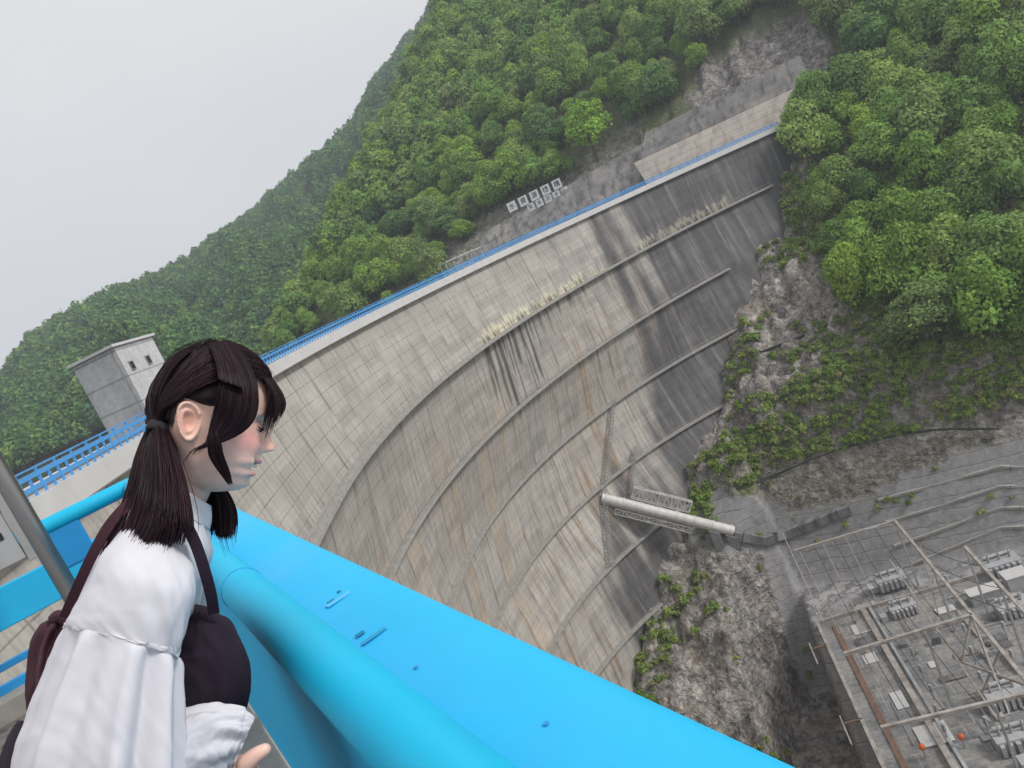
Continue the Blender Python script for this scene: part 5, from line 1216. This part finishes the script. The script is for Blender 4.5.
def scalp(n, k, sg, seed, rad=.0009):
    rng = np.random.default_rng(seed); out = []; b = (TIE*[1, 1, sg]-HEC); b /= np.linalg.norm(b)
    for i in range(n):
        a_ = R(rng.uniform(38, 205)) if i % 4 else R(rng.uniform(45, 80)); z = rng.uniform(0.0, .10+.25*(a_ > 1.7)) if i % 4 else rng.uniform(.05, .75)
        a0 = np.array([math.cos(a_), math.sin(a_), sg*z]); a0 /= np.linalg.norm(a0); om = math.acos(np.clip(a0@b, -1, 1)); t = np.linspace(0, 1, k)
        D_ = (np.sin((1-t)*om)[:, None]*a0+np.sin(t*om)[:, None]*b)/math.sin(om)
        # fronts go over the top of the ear and drop behind it
        if a_ < 1.95:
            r_ = rng.random(); md = np.array([-.028-.012*r_, .024+.055*(a_-.5)/1.45*r_+.012*r_, sg*.074])-HEC; md /= np.linalg.norm(md)
            D_ = cat([a0, (a0*.5+md*.5)+[0, .05, 0], md, md*.35+b*.65+[-.02, .10, 0], b], k); D_ /= np.linalg.norm(D_, axis=1)[:, None]
        lift = .0125+.0035*rng.random()+.004*np.sin(t*math.pi)*rng.random()+.0022*np.sin(a_*26+t*1.5)
        P = hell(D_, lift); P[:, 2] = P[:, 2]; e = np.clip((t-.8)/.2, 0, 1)[:, None]; P = P*(1-e*.6)+(TIE*[1, 1, sg]+rng.normal(size=3)*.004)*e*.6; out.append(hw(P))
    return strands('hair', np.array(out), rad, seed)
scalp(4200, 16, 1, 1); scalp(1200, 14, -1, 2, .0011)
def hpx(f, u, s): P = Hd(f, u, s); d = P@Fv; x = CX+FPX*(P@Rv)/d; y = CY-FPX*(P@Uv)/d; return (x, y, TD-d)
# bangs over the forehead
def bangs(n, seed):
    rng = np.random.default_rng(seed); out = []; k = 14
    for i in range(n):
        s0 = rng.uniform(-.055, .052); q = abs(s0)/.06; w = rng.random(); a0 = (.018-.01*q+rng.normal()*.006, .117-.014*q, s0*.7)
        tipf = .115-.024*q**1.5-.016*w; tipu = .030+.014*rng.normal()*.5-.012*q+.008*w-(.045*q*q if s0 > 0 else 0); P = [a0, (.044-.01*q, .111-.012*q, s0*.85), (.076-.010*q-.002*w, .090-.012*q, s0*1.0), (.102-.016*q-.006*w, .066-.012*q, s0*1.07), (tipf+.001, .046-.014*q, s0*1.1), (tipf, tipu, s0*1.12+rng.normal()*.003)]
        out.append(hw(cat(P, k)))
    return strands('bangs', np.array(out), .00075, seed)
bangs(800, 5)
# side curtain sweeping across the cheek to below the ear
gA = [(236, 345, .045), (253, 372, .070), (258, 398, .080), (255, 417, .087), (244, 431, .090), (226, 440, .094), (206, 445, .096), (190, 452, .094), (182, 464, .088)]
gA2 = gA[:6]+[(217, 442, .096), (213, 443, .096)]
gB = [(228, 343, .045), (243, 370, .082), (248, 397, .096), (243, 418, .096), (233, 432, .094), (223, 439, .096), (213, 443, .096), (204, 446, .095), (197, 449, .094)]
gC = [(219, 342, .045), (231, 366, .086), (235, 392, .103), (231, 412, .101), (226, 424, .096), (220, 432, .096), (215, 437, .096), (212, 440, .095), (209, 443, .095)]
gD = [(209, 344, .045), (216, 364, .088), (218, 384, .106), (216, 400, .103), (213, 412, .096), (211, 421, .096), (209, 429, .095), (208, 435, .094), (207, 440, .094)]
strands('side_hair', guide_fill([gA, gA2], 46, 20, .7, 10, .3, .002, .15), .0006, 10)
strands('side_hair', guide_fill([gA2, gB], 330, 20, .8, 11, .6, .002, .10), .0008, 11)
strands('side_hair', guide_fill([gB, gC, gD], 800, 20, .9, 12, .4, .002, .08), .0009, 12)
gL = [[(216, 425, .096), (221, 440, .098), (224, 455, .092), (229, 470, .082), (232, 484, .074)], [(209, 428, .096), (207, 442, .098), (208, 455, .092), (217, 470, .084), (228, 483, .076)]]
strands('side_lock', guide_fill(gL, 110, 16, .9, 13, .5, .002, .25), .0008, 13)
strands('stray_hair', guide_fill([[(205, 338, .03), (170, 350, .04), (150, 385, .05), (150, 415, .05)], [(230, 340, .03), (262, 356, .03), (284, 380, .02), (292, 408, .01)]], 46, 16, 2.6, 31, .1, .01), .0005, 31)
# pigtails
t0 = [(151, 424, .055), (143, 447, .075), (135, 485, .10), (124, 522, .125), (106, 553, .145)]
t1 = [(158, 428, .085), (158, 452, .118), (160, 488, .145), (156, 522, .165), (142, 552, .170)]
t2 = [(168, 430, .060), (178, 455, .085), (188, 490, .110), (193, 520, .130), (193, 542, .140)]
loft_obj('pigtail_core', [(160, 430, .055, 6, .012), (162, 455, .07, 15, .02), (164, 490, .10, 22, .025), (160, 520, .12, 25, .022), (156, 540, .13, 16, .008)], M_HAIR, woman, 16, 20, lambda t, p: .12*np.cos(5*p+3*t))
strands('pigtail', guide_fill([t0, t1, t2], 1700, 18, 2.1, 21, .5, .007), .0010, 21)
strands('stray_hair', guide_fill([t0, t1, t2], 90, 18, 5.5, 33, .1, .012), .0006, 33)
strands('pigtail', guide_fill([[(150, 425, .05), (138, 452, .06), (128, 490, .08), (112, 530, .11), (98, 557, .13)], t0], 160, 18, 2.0, 22, .3, .006), .0008, 22)
u0 = [(196, 470, -.06), (203, 492, -.06), (205, 514, -.055), (207, 533, -.05)]; u1 = [(206, 474, -.03), (217, 492, -.03), (222, 514, -.03), (223, 538, -.03)]; u2 = [(216, 478, -.06), (230, 494, -.06), (239, 514, -.055), (238, 537, -.05)]
strands('pigtail', guide_fill([u0, u1, u2], 700, 14, 2.0, 23, .55, .006), .0010, 23)
strands('pigtail', guide_fill([[(196, 470, -.04), (204, 500, -.035), (214, 530, -.03), (226, 562, -.03)], u2], 30, 14, 3.0, 24, .2, .004), .0006, 24)
M_TIE = mat('black_hair_tie', (.012, .012, .016), (.02, .02, .024), 80, .75, bump=.5, bdist=.002)
mb = MB(); ax_ = Wp(152, 437, .075)-Wp(163, 419, .055); ax_ /= np.linalg.norm(ax_); e1 = np.cross(ax_, Hs); e1 /= np.linalg.norm(e1); e2 = np.cross(ax_, e1); c0 = Wp(158, 429, .068)
for dz in (-.004, 0, .004):
    mb.tube([c0+ax_*dz+(e1*math.cos(a)+e2*math.sin(a))*.0125 for a in np.linspace(0, 2*math.pi, 25)], 0.0042, 8, cap=False)
pch(mb, 'hair_tie', M_TIE)
# ---- clothes
def cloth(name, c, c2, rough=.9, sheen=.0, sc=260):
    m = bpy.data.materials.new(name); t = NT(m); f = t.noise(9, 6); g = t.noise(sc, 3)
    t.l(t.ramp(f, [(.3, c2), (.7, c)]), t.b.inputs['Base Color']); t.b.inputs['Roughness'].default_value = rough; t.b.inputs['Sheen Weight'].default_value = sheen; t.b.inputs['Specular IOR Level'].default_value = .25
    t.bump(t.math('ADD', t.math('MULTIPLY', f, 2), g), .16, .0015); return m
M_WHITE = cloth('white_cotton', (.66, .65, .69), (.61, .60, .645)); M_PIN = cloth('dark_plum_fabric', (.028, .016, .030), (.016, .010, .020)); M_STRAP = cloth('maroon_fabric', (.085, .035, .048), (.05, .022, .032))
def rg(t, p, a, b, s, k=2.0): return (1-np.abs(2*fbm(np.cos(p)*a+np.sin(p)*a*.6+t*k, np.sin(p)*a+t*b, s, 3)-1))**3-.45
def cn(t, p, a, b, s): return (fbm(np.cos(p)*a+np.sin(p)*a*.7+5, np.sin(p)*a+t*b, s, 4)-.5)*2
loft_obj('blouse', [(186, 497, .0, 24, .045), (180, 506, .0, 30, .06), (167, 530, .0, 50, .125), (150, 560, 0, 56, .175), (134, 602, 0, 62, .165), (118, 650, 0, 62, .15), (98, 705, 0, 57, .135), (80, 750, 0, 58, .14)], M_WHITE, woman, 60, 90, lambda t, p: .05*cn(t, p, 2.2, 5, 3)+.06*rg(t, p, 3, 9, 4, 6))
loft_obj('collar', [(190, 493, .0, 25, .052), (187, 498, .0, 29, .058), (183, 505, .0, 33, .064), (179, 512, .0, 36, .072)], M_WHITE, woman, 14, 60, lambda t, p: .04*cn(t, p, 3, 2, 8), .003, 0, False)
# puffed upper sleeve, then the wide pleated lower sleeve
loft_obj('upper_sleeve', [(172, 530, .06, 18, .03), (160, 545, .12, 38, .055), (148, 573, .16, 50, .065), (136, 606, .175, 54, .065), (124, 634, .18, 57.5, .067), (122, 640, .18, 58.5, .0675)], M_WHITE, woman, 40, 90, lambda t, p: .05*cn(t, p, 2.6, 5, 13)+.045*rg(t, p, 2.0, 2.5, 14, 6)+.012*rg(t, p, 5, 8, 15, 9))
def pleat(t, p): 
    w = (1-np.abs(np.cos(4*p+.6+.5*np.sin(t*3)))*2+.3)*.7+np.cos(13*p+t*2.2)*.3; return sstep(0, .22, t)*(.125*w+.07*t*w)-.02*(t < .02)+.05*t*cn(t, p, 2.0, 3.5, 23)+.055*t*rg(t, p, 1.8, 1.6, 24, 6)+.010*rg(t, p, 6, 7, 25, 9)
loft_obj('lower_sleeve', [(122, 637, .18, 57, .066), (119, 650, .18, 59, .072), (112, 690, .185, 66, .085), (104, 735, .19, 74, .10), (97, 780, .195, 80, .11), (92, 830, .19, 76, .11), (92, 860, .18, 50, .09)], M_WHITE, woman, 70, 140, pleat)
loft_obj('forearm_sleeve', [(105, 782, .165, 30, .05), (150, 770, .155, 38, .055), (184, 757, .14, 42, .056), (208, 745, .13, 39, .052), (226, 741, .124, 35, .045), (238, 743, .12, 31, .04), (243, 745, .118, 27, .034)], M_WHITE, woman, 70, 130, lambda t, p: (.05*np.cos(7*p+6*t)+.05*np.cos(11*p-3*t))*sstep(.2, .8, t)*1.3+.09*cn(t, p, 2.5, 7, 33)+.05*rg(t, p, 2.5, 5, 34, 6))
loft_obj('far_sleeve', [(172, 540, -.09, 30, .05), (172, 600, -.17, 36, .06), (168, 670, -.21, 36, .06), (186, 696, -.21, 26, .05), (202, 690, -.23, 18, .04)], M_WHITE, woman, 40, 60, lambda t, p: .08*cn(t, p, 2.5, 6, 53))
# pinafore
loft_obj('pinafore_bodice', [(205, 606, .0, 10, .07), (203, 616, .0, 24, .10), (203, 640, .0, 38, .13), (201, 665, .0, 51, .145), (192, 690, .0, 58, .15), (170, 716, .0, 58, .152), (140, 745, .0, 62, .155), (105, 775, .0, 70, .165), (82, 800, 0, 74, .17)], M_PIN, woman, 60, 90, lambda t, p: .03*cn(t, p, 2.5, 6, 63)+.04*rg(t, p, 3, 7, 64, 6)+.012*np.cos(22*p)*np.exp(-((t-.1)/.12)**2))
loft_obj('pinafore_skirt', [(84, 742, 0, 66, .16), (74, 775, 0, 76, .18), (84, 840, 0, 88, .2), (118, 930, 0, 100, .22), (160, 1030, 0, 112, .24)], M_PIN, woman, 40, 120, lambda t, p: .05*np.cos(12*p)*t+.04*cn(t, p, 2.5, 4, 73))
loft_obj('back_gathers', [(60, 618, .03, 9, .03), (58, 630, .03, 17, .06), (50, 655, .03, 20, .08), (50, 685, .03, 22, .10), (56, 715, .03, 26, .12), (66, 745, .02, 34, .14)], M_STRAP, woman, 50, 110, lambda t, p: .16*np.cos(10*p+3*t)*sstep(0, .2, t)+.14*cn(t, p, 3, 7, 83))
loft_obj('back_bow', [(50, 622, .06, 5, .012), (60, 617, .065, 7, .018), (70, 626, .07, 6, .016), (78, 640, .07, 7, .012)], M_STRAP, woman, 26, 40, lambda t, p: .2*cn(t, p, 3, 6, 93))
def ribbon(name, pts, w, m, th=.0022):
    G = cat(pts, 34); P = np.array([Wp(*g) for g in G]); T_ = np.gradient(P, axis=0); T_ /= np.linalg.norm(T_, axis=1)[:, None]; vd = np.array([-p/np.linalg.norm(p) for p in P]); A = np.cross(T_, vd); A /= np.linalg.norm(A, axis=1)[:, None]; w = w*TD/FPX/2
    V = np.stack([P-A*w, P-A*w+vd*th, P+A*w+vd*th, P+A*w], 1).reshape(-1, 3); me = mesh_np(name, V, grid_q(34, 4, True)); return pch(me, name, m)
ribbon('strap', [(136, 497, .10), (120, 512, .125), (106, 530, .135), (92, 556, .135), (78, 586, .12), (64, 618, .085)], 9, M_STRAP)
ribbon('strap', [(184, 520, .125), (196, 545, .125), (205, 572, .12), (211, 595, .11), (214, 614, .10)], 10, M_PIN)
# shoes
M_SHOE = mat('black_shoe', (.02, .02, .022), None, 5, .4)
for sg in (1, -1):
    hip = PEL+side*.085*sg; c = np.array([hip[0], hip[1], FLOOR])+fwd*.06
    mb = MB(); mb.tube([c-fwd*.11+Z3*.035, c-fwd*.06+Z3*.045, c+fwd*.05+Z3*.04, c+fwd*.13+Z3*.025, c+fwd*.155+Z3*.02], [.03, .042, .045, .036, .012], 16); pch(mb, 'shoe', M_SHOE)
